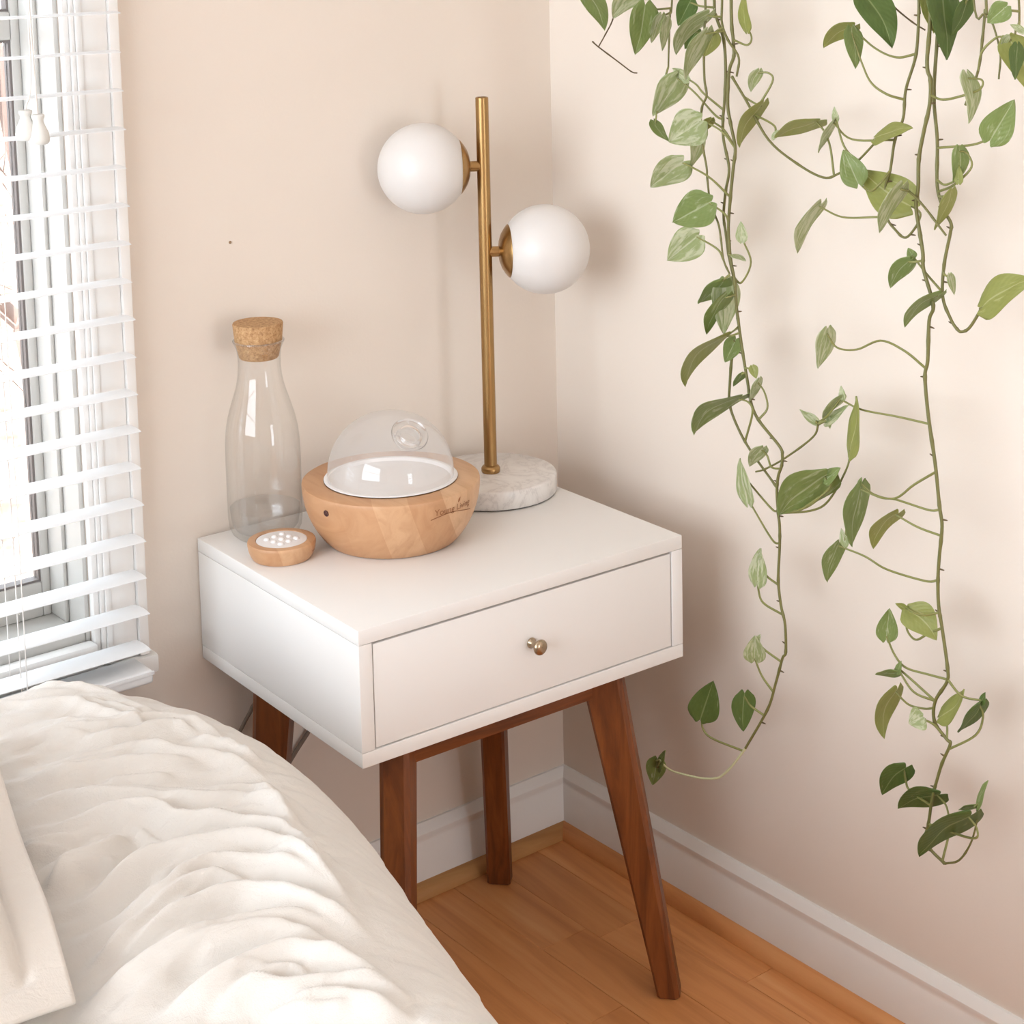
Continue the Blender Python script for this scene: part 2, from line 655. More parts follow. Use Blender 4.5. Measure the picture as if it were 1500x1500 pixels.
# floor: subfloor with laid boards
floor = structure(box('floor', (ROOM_X0 - 0.1, ROOM_Y0 - 0.14, -0.1), (0.1, 0.14, -0.012), M['gap']), 'warm oak board floor', 'floor')
PW = 0.078
plank_mesh = {}
fl0 = Vector(floor.location)
row = 0
x = 0.0
while x > ROOM_X0 - 0.02:
    y = 0.0 - random.uniform(0.2, 1.0)
    ends = [0.0]
    while y > ROOM_Y0:
        ends.append(y)
        y -= random.choice((0.9, 1.2, 1.2, 1.5))
    ends.append(ROOM_Y0)
    for ya, yb in zip(ends, ends[1:]):
        if ya - yb < 0.02:
            continue
        L = round(ya - yb, 3)
        o = box('plank', (x - PW + 0.0002, yb + 0.0002, -0.012), (x - 0.0002, ya - 0.0002, 0.0), M['floor'], None, 0.0005, 1)
        o.location = Vector(o.location) - fl0
        o.parent = floor
    x -= PW

# baseboards and shoe mouldings
HB, HS, TB = 0.102, 0.0202, 0.0129


def profile_run(name, prof, axis, mat, lo, hi):
    """extrude an (offset, z) profile along a wall; axis 0: back wall, 1: right wall"""
    vs, fs = [], []
    n = len(prof)
    for e in (0, 1):
        for off, z in prof:
            a = (lo, hi)[e]
            if e == 1 or True:
                # mitre at the room corner end (hi == 0)
                aa = a - off if a == 0.0 else a
            vs.append((aa, -off, z) if axis == 0 else (-off, aa, z))
    for k in range(n):
        k2 = (k + 1) % n
        fs.append((k, k2, n + k2, n + k))
    fs.append(tuple(range(n)))
    fs.append(tuple(range(2 * n - 1, n - 1, -1)))
    bm = bmesh.new()
    bv = [bm.verts.new(v) for v in vs]
    for f in fs:
        bm.faces.new([bv[i] for i in f])
    return bm_obj(name, bm, mat, None, smooth=True, angle=30)


bprof = [(0, 0.001), (TB, 0.001), (TB, 0.072), (TB - 0.002, 0.076), (TB - 0.0025, 0.080), (TB - 0.001, 0.084), (TB - 0.001, 0.089), (TB - 0.004, 0.094), (TB - 0.007, 0.099), (TB - 0.009, HB), (0, HB)]
sprof = [(TB + 0.0002, 0.0003), (TB + 0.016, 0.0003), (TB + 0.0155, 0.007), (TB + 0.012, 0.014), (TB + 0.006, 0.0188), (TB + 0.0002, HS)]
structure(profile_run('baseboard_back', bprof, 0, M['trim'], ROOM_X0, 0.0), 'white moulded baseboard along the nightstand wall', 'baseboard')
structure(profile_run('baseboard_right', bprof, 1, M['trim'], ROOM_Y0, 0.0), 'white moulded baseboard along the plant wall', 'baseboard')
structure(profile_run('trim_1', sprof, 0, M['shoe'], ROOM_X0, 0.0), 'oak shoe moulding along the nightstand wall', 'moulding')
structure(profile_run('trim_2', sprof, 1, M['floor'], ROOM_Y0, 0.0), 'oak shoe moulding along the plant wall', 'moulding')

# ------------------------------------------------------------------ windows


def window_parts(root, w, ysgn, y_face, with_casing, light_cut=False):
    """frame, sash, pane (and casing) of a window; ysgn = +1 when the outside lies towards +y"""
    x0, x1, z0, z1 = w
    base = Vector(root.location)

    def b(name, lo, hi, mat, bev=0.0015):
        ylo, yhi = sorted((y_face + ysgn * lo[1], y_face + ysgn * hi[1]))
        o = box(name, (lo[0], ylo, lo[2]), (hi[0], yhi, hi[2]), mat, None, bev, 2)
        o.location = Vector(o.location) - base
        o.parent = root
        return o
    jt = 0.006
    b('jamb', (x0, -0.0, z0), (x0 + jt, 0.135, z1), M['vinyl'])
    b('jamb', (x1 - jt, -0.0, z0), (x1, 0.135, z1), M['vinyl'])
    b('head_jamb', (x0 + jt, 0.0, z1 - jt), (x1 - jt, 0.135, z1), M['vinyl'])
    b('sill', (x0 + jt, -0.0, z0), (x1 - jt, 0.135, z0 + 0.022), M['vinyl'], 0.004)
    # stepped vinyl frame
    for xa, xb in ((x0 + jt, x0 + jt + 0.006), (x1 - jt - 0.006, x1 - jt)):
        b('frame_stop', (xa, 0.045, z0 + 0.022), (xb, 0.11, z1 - jt), M['vinyl'], 0.003)
    xs0, xs1, zs0, zs1 = x0 + jt + 0.006, x1 - jt - 0.006, z0 + 0.022, z1 - jt
    sw = 0.0115
    b('sash_stile', (xs0, 0.085, zs0), (xs0 + sw, 0.108, zs1), M['vinyl'], 0.003)
    b('sash_stile', (xs1 - sw, 0.085, zs0), (xs1, 0.108, zs1), M['vinyl'], 0.003)
    b('sash_rail', (xs0 + sw, 0.085, zs0), (xs1 - sw, 0.108, zs0 + 0.045), M['vinyl'], 0.003)
    b('sash_rail', (xs0 + sw, 0.085, zs1 - 0.04), (xs1 - sw, 0.108, zs1), M['vinyl'], 0.003)
    zm = (zs0 + zs1) / 2 + 0.02
    b('meeting_rail', (xs0 + sw, 0.085, zm), (xs1 - sw, 0.108, zm + 0.035), M['vinyl'], 0.003)
    gx0, gx1 = xs0 + sw, xs1 - sw
    for za, zb in ((zs0 + 0.045, zm), (zm + 0.035, zs1 - 0.04)):
        p = b('pane', (gx0 + 0.003, 0.095, za + 0.003), (gx1 - 0.003, 0.098, zb - 0.003), M['pane'], 0)
        if light_cut:
            b('light_cut_sheet', (gx0 + 0.003, 0.118, za + 0.003), (gx1 - 0.003, 0.1184, zb - 0.003), M['light_cut'], 0)  # added sheet behind the pane, cuts the daylight coming in
        for xa, xb, zc, zd in ((gx0, gx0 + 0.003, za, zb), (gx1 - 0.003, gx1, za, zb), (gx0 + 0.003, gx1 - 0.003, za, za + 0.003), (gx0 + 0.003, gx1 - 0.003, zb - 0.003, zb)):
            b('gasket', (xa, 0.088, zc), (xb, 0.104, zd), M['gasket'], 0)
    if with_casing:
        # moulded casing: stepped strips from the opening outwards
        cw = 0.069
        for side in (0, 1):
            def cx(a, c):
                return (x1 + a, x1 + c) if side else (x0 - c, x0 - a)
            for nm, a, c, t in (('casing_bead', 0.0, 0.008, 0.013), ('casing_cove', 0.008, 0.014, 0.016), ('casing_bead', 0.014, 0.022, 0.0185),
                                ('casing_board', 0.022, 0.056, 0.016), ('back_band', 0.056, cw, 0.021)):
                xa, xb = cx(a, c)
                b(nm, (xa, -t, z0 - 0.02), (xb, -0.0005, z1 + cw), M['trim'], 0.0025)
        b('head_casing', (x0, -0.016, z1), (x1, -0.0005, z1 + cw), M['trim'], 0.0025)
        b('stool', (x0 - cw - 0.01, -0.026, z0 - 0.045), (x1 + cw + 0.01, -0.0005, z0 - 0.0205), M['trim'], 0.005)
        b('stool_board', (x0, -0.022, z0 - 0.02), (x1, -0.0005, z0 + 0.012), M['trim'], 0.004)


w1 = structure(empty('window_1', ((WIN1[0] + WIN1[1]) / 2, 0.0, WIN1[2])), 'white framed window behind the slatted blind', 'window')
window_parts(w1, WIN1, 1, 0.0, True, True)
w2 = structure(empty('window_2', ((WIN2[0] + WIN2[1]) / 2, ROOM_Y0, WIN2[2])), 'white framed wide window across the room from the nightstand', 'window')
window_parts(w2, WIN2, -1, ROOM_Y0, True)

# fill_window is built along x like the others, then turned into the left wall; added to brighten the right wall
w3 = structure(empty('fill_window', (0, 0, 0)), 'unseen window added in the left wall to brighten the plant wall', 'window')
window_parts(w3, (-(FILL_WIN[1] - FILL_WIN[0]) / 2, (FILL_WIN[1] - FILL_WIN[0]) / 2, FILL_WIN[2], FILL_WIN[3]), 1, 0.0, True)
w3.rotation_euler = (0, 0, math.pi / 2)
w3.location = (ROOM_X0, (FILL_WIN[0] + FILL_WIN[1]) / 2, 0)

# ------------------------------------------------------------------ venetian blind
BX0, BX1 = -2.745, -0.7125
BYC, BW = -0.051, 0.0475
blind = empty('window_blind', ((BX0 + BX1) / 2, BYC, 0.468), 0, 'white horizontal slat blind with pull cords on the window', 'blind')
bl0 = Vector(blind.location)
tilt = math.radians(3.4)


def make_slat_mesh():
    n = 9
    vs, fs = [], []
    hl = (BX1 - BX0) / 2
    th = 0.0026
    for xx in (-hl, hl):
        for sgn in (1, -1):
            for k in range(n):
                s = -1 + 2 * k / (n - 1)
                crown = 0.0022 * (1 - s * s)
                t = th / 2 * (1 - 0.75 * abs(s) ** 6)
                yy = s * BW / 2
                zz = crown + sgn * t
                # room side (-y) raised
                c, sn = math.cos(tilt), math.sin(tilt)
                vs.append((xx, yy * c, zz - yy * sn))
    for k in range(n - 1):
        fs.append((k, 2 * n + k, 2 * n + k + 1, k + 1))
        fs.append((n + k, n + k + 1, 3 * n + k + 1, 3 * n + k))
    fs.append((0, n, 3 * n, 2 * n))
    fs.append((n - 1, 2 * n + n - 1, 3 * n + n - 1, n + n - 1))
    fs.append(tuple(range(n)) + tuple(range(2 * n - 1, n - 1, -1)))
    fs.append(tuple(range(2 * n + n - 1, 2 * n - 1, -1)) + tuple(range(3 * n, 4 * n)))
    return vs, fs


sv, sf = make_slat_mesh()
slat0 = mesh_obj('slat', sv, sf, M['slat'], blind, (0, 0, 0), True, 30)
SLAT_Z = [0.5075 + 0.04575 * k for k in range(33)]
for i, z in enumerate(SLAT_Z):
    o = slat0 if i == 0 else slat0.copy()
    if i:
        col.objects.link(o)
        o.parent = blind
    jitter = 0.0012 * math.sin(i * 2.3)
    o.location = (jitter, 0, z - bl0.z)
# bottom rail
br = box('bottom_rail', (BX0, BYC - 0.027, 0.468), (BX1, BYC + 0.024, 0.485), M['slat'], None, 0.004, 3)
br.location = Vector(br.location) - bl0
br.parent = blind
bm = bmesh.new()
bm_box(bm, (BX0 + 0.0, BYC - 0.0285, 0.4795), (BX1 + 0.0005, BYC - 0.0262, 0.4835))
o = bm_obj('rail_bead', bm, M['slat'], br, (0, 0, 0))
o.location = -world_loc(br)
hr = box('head_rail', (BX0, BYC - 0.03, SLAT_Z[-1] + 0.03), (BX1, BYC + 0.026, SLAT_Z[-1] + 0.085), M['slat'], None, 0.002)
hr.location = Vector(hr.location) - bl0
hr.parent = blind
for lx in (-0.8725, -1.45, -2.03, -2.585):
    for dy in (-0.0252, 0.0252):
        tube('ladder_cord', [(lx, BYC + dy, 0.478), (lx, BYC + dy, SLAT_Z[-1] + 0.04)], 0.0007, M['cord'], blind, 6)
    tube('lift_cord', [(lx + 0.003, BYC, 0.484), (lx + 0.003, BYC, SLAT_Z[-1] + 0.04)], 0.0008, M['cord'], blind, 6)
    for i, z in enumerate(SLAT_Z):
        if 0.5 < z < 1.35:
            tube('ladder_rung', [(lx - 0.004, BYC - 0.025, z - 0.0003), (lx + 0.004, BYC + 0.025, z - 0.0033)], 0.0005, M['cord'], blind, 5)
ptop = Vector((-0.8286, -0.083, SLAT_Z[-1] + 0.04))
for k, (tx, tz, ty) in enumerate(((-0.8375, 1.184, -0.081), (-0.8265, 1.179, -0.089))):
    pts = catmull([ptop + Vector((0.001 * k, 0, 0)), (-0.8290 + 0.001 * k, -0.084, 1.40), (-0.8285 + 0.0012 * k, ty + 0.001, 1.225), (tx, ty, tz)], 8)
    tube('pull_cord', pts, 0.0011, M['cord'], blind, 6)
    tp = [(r_, z_ * 0.84) for r_, z_ in [(0, 0.0), (0.0045, 0.0), (0.0075, -0.001), (0.0078, -0.004), (0.006, -0.008), (0.0062, -0.012), (0.0085, -0.018), (0.0115, -0.026), (0.0125, -0.033), (0.0118, -0.038), (0.0095, -0.041), (0.008, -0.0405), (0, -0.0395)]]
    o = lathe('tassel', tp, M['tassel'], blind, tuple(Vector((tx, ty, tz)) - bl0), 24)

# ------------------------------------------------------------------ outdoors
yard = structure(box('ground', (-14, 0.3, -0.75), (16, 24, -0.7), M['ground']), 'brown leaf-strewn ground outside the window', 'ground')


def tree(x, y, h, seed, label):
    r = random.Random(seed)
    vs, fs = [], []

    def grow(p, d, ln, rad, lev):
        pts = [p]
        rads = [rad]
        dd = Vector(d)
        for k in range(4):
            dd = (dd + Vector((r.uniform(-1, 1), r.uniform(-1, 1), r.uniform(-0.6, 0.9))) * 0.16).normalized()
            pts.append(pts[-1] + dd * ln / 4)
            rads.append(rad * (1 - 0.45 * (k + 1) / 4))
        a, b = tube_data(pts, rads, 6 if lev < 2 else 4)
        off = len(vs)
        vs.extend(a)
        fs.extend([tuple(i + off for i in f) for f in b])
        if lev >= 4:
            return
        for _ in range(4 if lev < 3 else 3):
            k = r.choice((1, 2, 3, 4, 4))
            nd = (dd + Vector((r.uniform(-1, 1), r.uniform(-1, 1), r.uniform(-0.3, 0.8)))).normalized()
            grow(pts[k], nd, ln * r.uniform(0.5, 0.75), rads[k] * 0.62, lev + 1)
    grow(Vector((0, 0, 0)), Vector((0, 0, 1)), h, h * 0.032, 0)
    o = mesh_obj('bare_tree', vs, fs, M['bark'], None, (x, y, -0.7), True, 60)
    tag(o, label, 'tree', 'bare trees outside the window')


for k, (x, y, h, lb) in enumerate(((0.35, 2.6, 1.1, 'small bare brown tree standing just outside the window'),
                                   (1.2, 4.6, 1.7, 'taller bare brown tree beyond the small one outside the window'),
                                   (-0.9, 4.2, 1.6, 'bare brown tree outside, on the bed side of the small tree'))):
    tree(x, y, h, 11 + k, lb)

# ------------------------------------------------------------------ nightstand
NW, ND = 0.4816, 0.39119
NZT, NZB = 0.60604, 0.44513
NYAW = -0.030419172167705483
NFR = Vector((-0.6174666399528215 + NW, -0.40771760509970884, 0.0))    # front right corner on the floor
rz = Matrix.Rotation(NYAW, 3, 'Z')
ns_origin = NFR + rz @ Vector((-NW, 0, 0))


def ns(u, v, z):
    return ns_origin + rz @ Vector((u, v, z))


stand = empty('nightstand', tuple(ns_origin), NYAW, 'white one-drawer nightstand on splayed brown wooden legs', 'nightstand')
T = 0.0175
box('top_panel', (0, 0, NZT - T), (NW, ND, NZT), M['lacquer'], stand, 0.0012)
box('bottom_panel', (0, 0, NZB), (NW, ND, NZB + T), M['lacquer'], stand, 0.0012)
box('side_panel', (0, 0.0, NZB + T + 0.0003), (T, ND, NZT - T - 0.0003), M['lacquer'], stand, 0.001)
box('side_panel', (NW - T, 0.0, NZB + T + 0.0003), (NW, ND, NZT - T - 0.0003), M['lacquer'], stand, 0.001)
box('back_panel', (T, ND - 0.008, NZB + T), (NW - T, ND - 0.001, NZT - T), M['lacquer'], stand)
drawer = box('drawer', (T + 0.0016, 0.001, NZB + T + 0.0015), (NW - T - 0.002, 0.019, NZT - T - 0.0028), M['lacquer'], stand, 0.0008)
dz0 = NZB + T + 0.0015
dcx = (T + 0.0016 + NW - T - 0.002) / 2
dcy = 0.01
box('drawer_box', (T + 0.008 - dcx, 0.019 - dcy, 0.008), (NW - T - 0.008 - dcx, ND - 0.03 - dcy, NZT - T - 0.012 - dz0), M['gap'], drawer)
kp = [(0, -0.022), (0.004, -0.0218), (0.0075, -0.0208), (0.0092, -0.019), (0.0096, -0.0172), (0.0088, -0.0155), (0.006, -0.0140), (0.0042, -0.012), (0.0038, -0.008), (0.0042, -0.004), (0.0062, -0.0018), (0.0066, 0.0)]
knob = lathe('knob', [(r, z) for r, z in kp], M['knob'], drawer, (0.0 - 0.0005, 0.001 - dcy - 0.0002, 0.064), 32)
knob.rotation_euler = (-math.pi / 2, 0, 0)


def leg(foot, top, rad0, rad1, tan, rz_sign):
    """splayed tapering leg: rectangular section turned towards the diagonal"""
    f, t = Vector(foot), Vector(top)
    d = Vector((f.x - t.x, f.y - t.y, 0))
    # the section faces the diagonal of the nightstand
    rd = Vector((rz_sign[0], rz_sign[1], 0)).normalized()
    td = Vector((-rd.y, rd.x, 0))
    bm = bmesh.new()
    rings = []
    for c, r in ((f, rad0), (t, rad1)):
        ch = 0.006
        pts = [(r, tan - ch), (r - ch, tan), (-r + ch * 0.6, tan), (-r, tan - ch * 0.6), (-r, -tan + ch * 0.6), (-r + ch * 0.6, -tan), (r - ch, -tan), (r, -tan + ch)]
        rings.append([bm.verts.new(Vector((c.x, c.y, c.z)) + rd * a + td * b - Vector((f.x, f.y, 0))) for a, b in pts])
    n = 8
    for k in range(n):
        k2 = (k + 1) % n
        bm.faces.new((rings[0][k], rings[0][k2], rings[1][k2], rings[1][k]))
    bm.faces.new(rings[0][::-1])
    bm.faces.new(rings[1])
    bmesh.ops.bevel(bm, geom=[e for e in bm.edges if abs(e.verts[0].co.z - e.verts[1].co.z) < 0.01], offset=0.0015, segments=1, affect='EDGES')
    return bm_obj('leg', bm, M['walnut'], stand, (f.x, f.y, 0), True, 30)


leg((0.449, -0.003, 0), (0.394, 0.063, NZB), 0.0145, 0.0265, 0.018, (1, -1))
leg((0.0326, -0.003, 0), (0.0876, 0.063, NZB), 0.0145, 0.0265, 0.018, (-1, -1))
leg((0.437, 0.352, 0), (0.410, 0.325, NZB), 0.0145, 0.0265, 0.017, (1, 1))
leg((0.0446, 0.352, 0), (0.0716, 0.325, NZB), 0.0145, 0.0265, 0.018, (-1, 1))
box('front_rail', (0.095, 0.055, 0.3985), (0.387, 0.073, NZB), M['walnut_u'], stand, 0.001)
box('back_rail', (0.075, 0.315, 0.3985), (0.407, 0.333, NZB), M['walnut_u'], stand, 0.001)
box('side_rail', (0.072, 0.078, 0.3985), (0.09, 0.312, NZB), M['walnut_u'], stand, 0.001)
box('side_rail', (0.392, 0.078, 0.3985), (0.41, 0.312, NZB), M['walnut_u'], stand, 0.001)

# ------------------------------------------------------------------ lamp
lp = ns(0.4003, 0.2991, NZT)
lamp = empty('table_lamp', tuple(lp), 0, 'brass table lamp with two white globe shades and marble foot', 'lamp')
R = 0.0905
lathe('felt_pad', [(0, 0.0), (R - 0.004, 0.0), (R - 0.003, 0.0015), (0, 0.0015)], M['felt'], lamp, (0, 0, 0))
lathe('marble_base', [(0, 0.0015), (R - 0.0015, 0.0015), (R, 0.003), (R, 0.0245), (R - 0.001, 0.0262), (R - 0.003, 0.027), (0, 0.027)], M['marble'], lamp, (0, 0, 0), 96, 50)
lathe('collar', [(0, 0.027), (0.0122, 0.027), (0.0130, 0.029), (0.0130, 0.033), (0.0115, 0.0355), (0.0095, 0.037), (0, 0.037)], M['brass'], lamp, (0, 0, 0), 32)
PT = 1.1505 - NZT
lathe('pole', [(0, 0.036), (0.0088, 0.036), (0.0088, PT - 0.001), (0.0078, PT), (0.006, PT), (0.006, PT - 0.004), (0, PT - 0.004)], M['brass'], lamp, (0, 0, 0), 40)
adir = Vector((0.866, -0.5, 0)).normalized()
GR, CR = 0.0612, 0.0355
cz = math.sqrt(GR ** 2 - CR ** 2)
for sgn, h in ((-1, 1.0573 - NZT), (1, 0.9398 - NZT)):
    d = adir * sgn
    ang = math.atan2(d.y, d.x)
    cen = d * 0.0815
    # globe (its +z turned towards the pole)
    prof = []
    for k in range(41):
        a = math.pi * k / 40
        zz = -math.cos(a) * GR
        if zz > cz:
            break
        prof.append((math.sin(a) * GR, zz))
    prof.append((CR - 0.001, cz))
    prof.append((CR - 0.008, cz + 0.0005))
    globe = lathe('globe_shade', prof, M['opal'], lamp, (cen.x, cen.y, h), 64, 60)
    q = (-d).to_track_quat('Z', 'Y')
    globe.rotation_euler = q.to_euler()
    cap = [(CR, cz - 0.0015), (CR + 0.0008, cz), (CR + 0.0003, cz + 0.001), (0.0305, cz + 0.0052), (0.024, cz + 0.0092), (0.016, cz + 0.0120), (0.0075, cz + 0.0135), (0.0073, cz + 0.0135)]
    cp = lathe('shade_cap', cap, M['brass'], lamp, (cen.x, cen.y, h), 64, 50)
    cp.rotation_euler = q.to_euler()
    arm = lathe('arm', [(0.0072, cz + 0.0130), (0.0072, 0.0725 + 0.004)], M['brass'], lamp, (cen.x, cen.y, h), 24)
    arm.rotation_euler = q.to_euler()

# ------------------------------------------------------------------ carafe
cf = ns(0.0725, 0.3405, NZT)
caraf = empty('carafe', tuple(cf), 0, 'clear glass water carafe with a cork stopper', 'carafe')
outer = [(0.0, 0.0005), (0.030, 0.0), (0.0365, 0.002), (0.0425, 0.0075), (0.0462, 0.016), (0.0475, 0.028), (0.0478, 0.05), (0.0478, 0.105), (0.0474, 0.125), (0.0460, 0.142), (0.0430, 0.158), (0.0390, 0.172), (0.0345, 0.186), (0.0305, 0.199), (0.0280, 0.212), (0.0270, 0.225), (0.0272, 0.238), (0.0285, 0.247), (0.0312, 0.2535), (0.0325, 0.2555), (0.0325, 0.2570), (0.0315, 0.2578)]
lathe('bottle', outer + [(0.0300, 0.2565)], M['glass'], caraf, (0, 0, 0), 72, 60)
lip = [(0.0318 + 0.0011 * math.cos(2 * math.pi * k / 12), 0.2572 + 0.0011 * math.sin(2 * math.pi * k / 12)) for k in range(13)]
sg = NT('lip_glass')
sg.base((0.98, 0.98, 0.98, 1)).set(Roughness=0.02, IOR=1.45)
sg.bsdf.inputs['Transmission Weight'].default_value = 1.0
lathe('bottle_lip', lip, sg.m, caraf, (0, 0, 0), 64, 60)
WL = 0.040
lathe('water', [(0, 0.0092), (0.0275, 0.0092), (0.0372, 0.0114), (0.0424, 0.0185), (0.0441, 0.03), (0.0448, WL), (0.0435, WL - 0.0006), (0, WL - 0.0006)], mat_thin_glass('still_water', (0.94, 0.945, 0.945, 1), 0.02, 0.08, (0.9, 0.9, 0.9, 1), (0.7, 0.7, 0.7, 1)), caraf, (0, 0, 0), 72, 50)
lathe('cork_stopper', [(0, 0.2345), (0.0235, 0.2345), (0.0252, 0.2362), (0.0300, 0.2572), (0.0320, 0.2788), (0.0312, 0.2803), (0, 0.2805)], M['cork'], caraf, (0, 0, 0), 64, 40)

# ------------------------------------------------------------------ diffuser
df = ns(0.196, 0.2325, NZT)
diff = empty('aroma_diffuser', tuple(df), 0, 'round wooden bowl diffuser with a clear glass dome', 'diffuser')
BR_ = 0.1135
BH = 0.0785


def bowl_r(z):
    t = max(0.0, min(1.0, z / BH))
    r0 = 0.072
    return r0 + (BR_ - r0) * math.sin(math.pi / 2 * (0.08 + 0.92 * t) ** 0.72)


prof = [(0, 0.003), (0.066, 0.003), (0.068, 0.0), (0.0705, 0.0004)]
prof += [(bowl_r(BH * k / 24), 0.001 + (BH - 0.001) * k / 24) for k in range(0, 24)]
prof += [(BR_ - 0.0006, BH - 0.001), (BR_ - 0.0022, BH), (0.0855, BH), (0.0845, BH - 0.003), (0, BH - 0.003)]
base = lathe('wooden_base', prof, M['maple'], diff, (0, 0, 0), 96, 35)
DR = 0.0805
lathe('dome_seat', [(0.0853, BH + 0.0012), (0.0838, BH + 0.0020), (0.079, BH + 0.0016), (0.076, BH - 0.002), (0, BH - 0.002)], M['white_plastic'], diff, (0, 0, 0), 72)
# dome with a flared round mouth near its crown
dprof = []
for k in range(26):
    a = math.pi / 2 * k / 25
    dprof.append((DR * math.cos(a) ** 0.92 if k < 25 else 0.0, BH + 0.0025 + 0.0035 * min(k, 1) + (DR - 0.002) * math.sin(a)))
dome = lathe('glass_dome', dprof, M['dome'], diff, (0, 0, 0), 72, 60)



def dome_dir(px, py, rad):
    c = np.array(df) + np.array([0, 0, BH])
    d = ray(px, py)
    d = d / np.linalg.norm(d)
    oc = CAM - c
    bq = oc @ d
    disc = bq * bq - (oc @ oc - rad * rad)
    p = CAM + d * (-bq - math.sqrt(max(disc, 0)))
    return Vector(p - c).normalized()


mdir = dome_dir(600, 637, DR + 0.010)
q = mdir.to_track_quat('Z', 'Y')
mouth = []
for k in range(25):
    a = 2 * math.pi * k / 24
    mouth.append((0.0180 + 0.0056 * math.cos(a), 0.0125 + 0.0056 * math.sin(a)))
neck = [(0.0138, -0.004), (0.0140, 0.002), (0.0150, 0.0065), (0.0168, 0.0095)]
gs = NT('solid_glass')
gs.base((0.98, 0.98, 0.98, 1)).set(Roughness=0.01, IOR=1.45)
gs.bsdf.inputs['Transmission Weight'].default_value = 1.0
o = lathe('dome_neck', neck, M['dome'], dome, tuple(Vector((0, 0, BH)) + mdir * (DR - 0.002)), 48, 60)
o.rotation_euler = q.to_euler()
o = lathe('dome_mouth', mouth, gs.m, dome, tuple(Vector((0, 0, BH)) + mdir * (DR - 0.002)), 48, 60)
o.rotation_euler = q.to_euler()


def bowl_point(ang, z, off=0.0):
    r = bowl_r(z) + off
    return Vector((r * math.cos(ang), r * math.sin(ang), z))


def find_bowl(px, py):
    d = ray(px, py)
    c = CAM - np.array(df)
    best = None
    for k in range(4000):
        t = 2.0 + k * 0.0002
        p = c + d * t
        if 0 < p[2] < BH and math.hypot(p[0], p[1]) <= bowl_r(p[2]):
            return math.atan2(p[1], p[0]), p[2]
    return -1.5, 0.04


ha, hz = find_bowl(478, 752)
hp = bowl_point(ha, hz)
hn = (bowl_point(ha, hz + 0.002) - bowl_point(ha, hz - 0.002)).normalized()
tang = Vector((-math.sin(ha), math.cos(ha), 0))
nrm = tang.cross(hn).normalized()
if nrm.dot(Vector((math.cos(ha), math.sin(ha), 0))) < 0:
    nrm = -nrm
o = lathe('sensor_eye', [(0, 0.0006), (0.0028, 0.0007), (0.0034, 0.0010), (0.0040, 0.0008), (0.0042, -0.001)], M['dark_dot'], diff, tuple(hp), 24)
o.rotation_euler = nrm.to_track_quat('Z', 'Y').to_euler()


def wrapped_text(body, size, place, mat, parent, name):
    cu = bpy.data.curves.new(name, 'FONT')
    cu.body = body
    cu.size = size
    cu.align_x = 'CENTER'
    cu.resolution_u = 3
    to = bpy.data.objects.new(name + '_text', cu)
    col.objects.link(to)
    dg = bpy.context.evaluated_depsgraph_get()
    dg.update()
    me = bpy.data.meshes.new_from_object(to.evaluated_get(dg))
    bpy.data.objects.remove(to)
    bm = bmesh.new()
    bm.from_mesh(me)
    bmesh.ops.triangulate(bm, faces=bm.faces[:])
    for v in bm.verts:
        v.co = place(v.co.x, v.co.y)
    o = bm_obj(name, bm, mat, parent)
    return o


ta, tz = find_bowl(665, 748)


def place_big(x, y):
    return bowl_point(ta + x / 0.108, tz + y, 0.0006)


logo = wrapped_text('Young Living', 0.0115, place_big, M['brand'], diff, 'brand_mark')
sw = [place_big(-0.034 + 0.068 * k / 16, -0.0045 + 0.004 * math.sin(k / 16 * math.pi * 1.3)) for k in range(17)]
vs, fs = tube_data(sw, [0.0004] * 17, 5)
mesh_obj('brand_flourish', vs, fs, M['brand'], diff)
lf = [place_big(0.006, 0.0095), place_big(0.0075, 0.012), place_big(0.0095, 0.0155)]
vs, fs = tube_data(lf, [0.0003, 0.0011, 0.0002], 6)
mesh_obj('brand_leaf', vs, fs, M['brand'], diff)

# ------------------------------------------------------------------ remote
rm = ns(0.0510, 0.2610, NZT)
rem = empty('remote_control', tuple(rm), 0.2, 'small round wooden remote with white button pad beside the carafe', 'remote')
RR, RH = 0.0425, 0.0225


def rem_r(z):
    t = max(0.0, min(1.0, z / RH))
    return 0.0335 + (RR - 0.0335) * math.sin(math.pi / 2 * (0.1 + 0.9 * t) ** 0.7)


prof = [(0, 0.001), (0.03, 0.0005), (0.0325, 0.0)] + [(rem_r(RH * k / 10), 0.0006 + (RH - 0.001) * k / 10) for k in range(10)] + [(RR - 0.0008, RH - 0.0004), (RR - 0.0018, RH), (0.0322, RH), (0.0318, RH - 0.002), (0, RH - 0.002)]
lathe('wooden_body', prof, M['maple'], rem, (0, 0, 0), 72, 35)
lathe('button_pad', [(0.0317, RH - 0.0018), (0.0314, RH - 0.0005), (0.0300, RH - 0.0003), (0, RH - 0.0003)], M['white_plastic'], rem, (0, 0, 0), 64)
for i in range(3):
    for j in range(3):
        lathe('button', [(0.0040, RH - 0.0004), (0.0038, RH + 0.0008), (0.0030, RH + 0.0018), (0.0016, RH + 0.0024), (0, RH + 0.0025)], M['white_plastic'], rem, ((i - 1) * 0.0128, (j - 1) * 0.0128, 0), 20)


def place_small(x, y):
    a = math.radians(-52) + x / 0.04
    z = 0.0095 + y
    r = rem_r(z) + 0.0004
    return Vector((r * math.cos(a), r * math.sin(a), z))


wrapped_text('Young Living', 0.0052, place_small, M['brand'], rem, 'brand_mark')

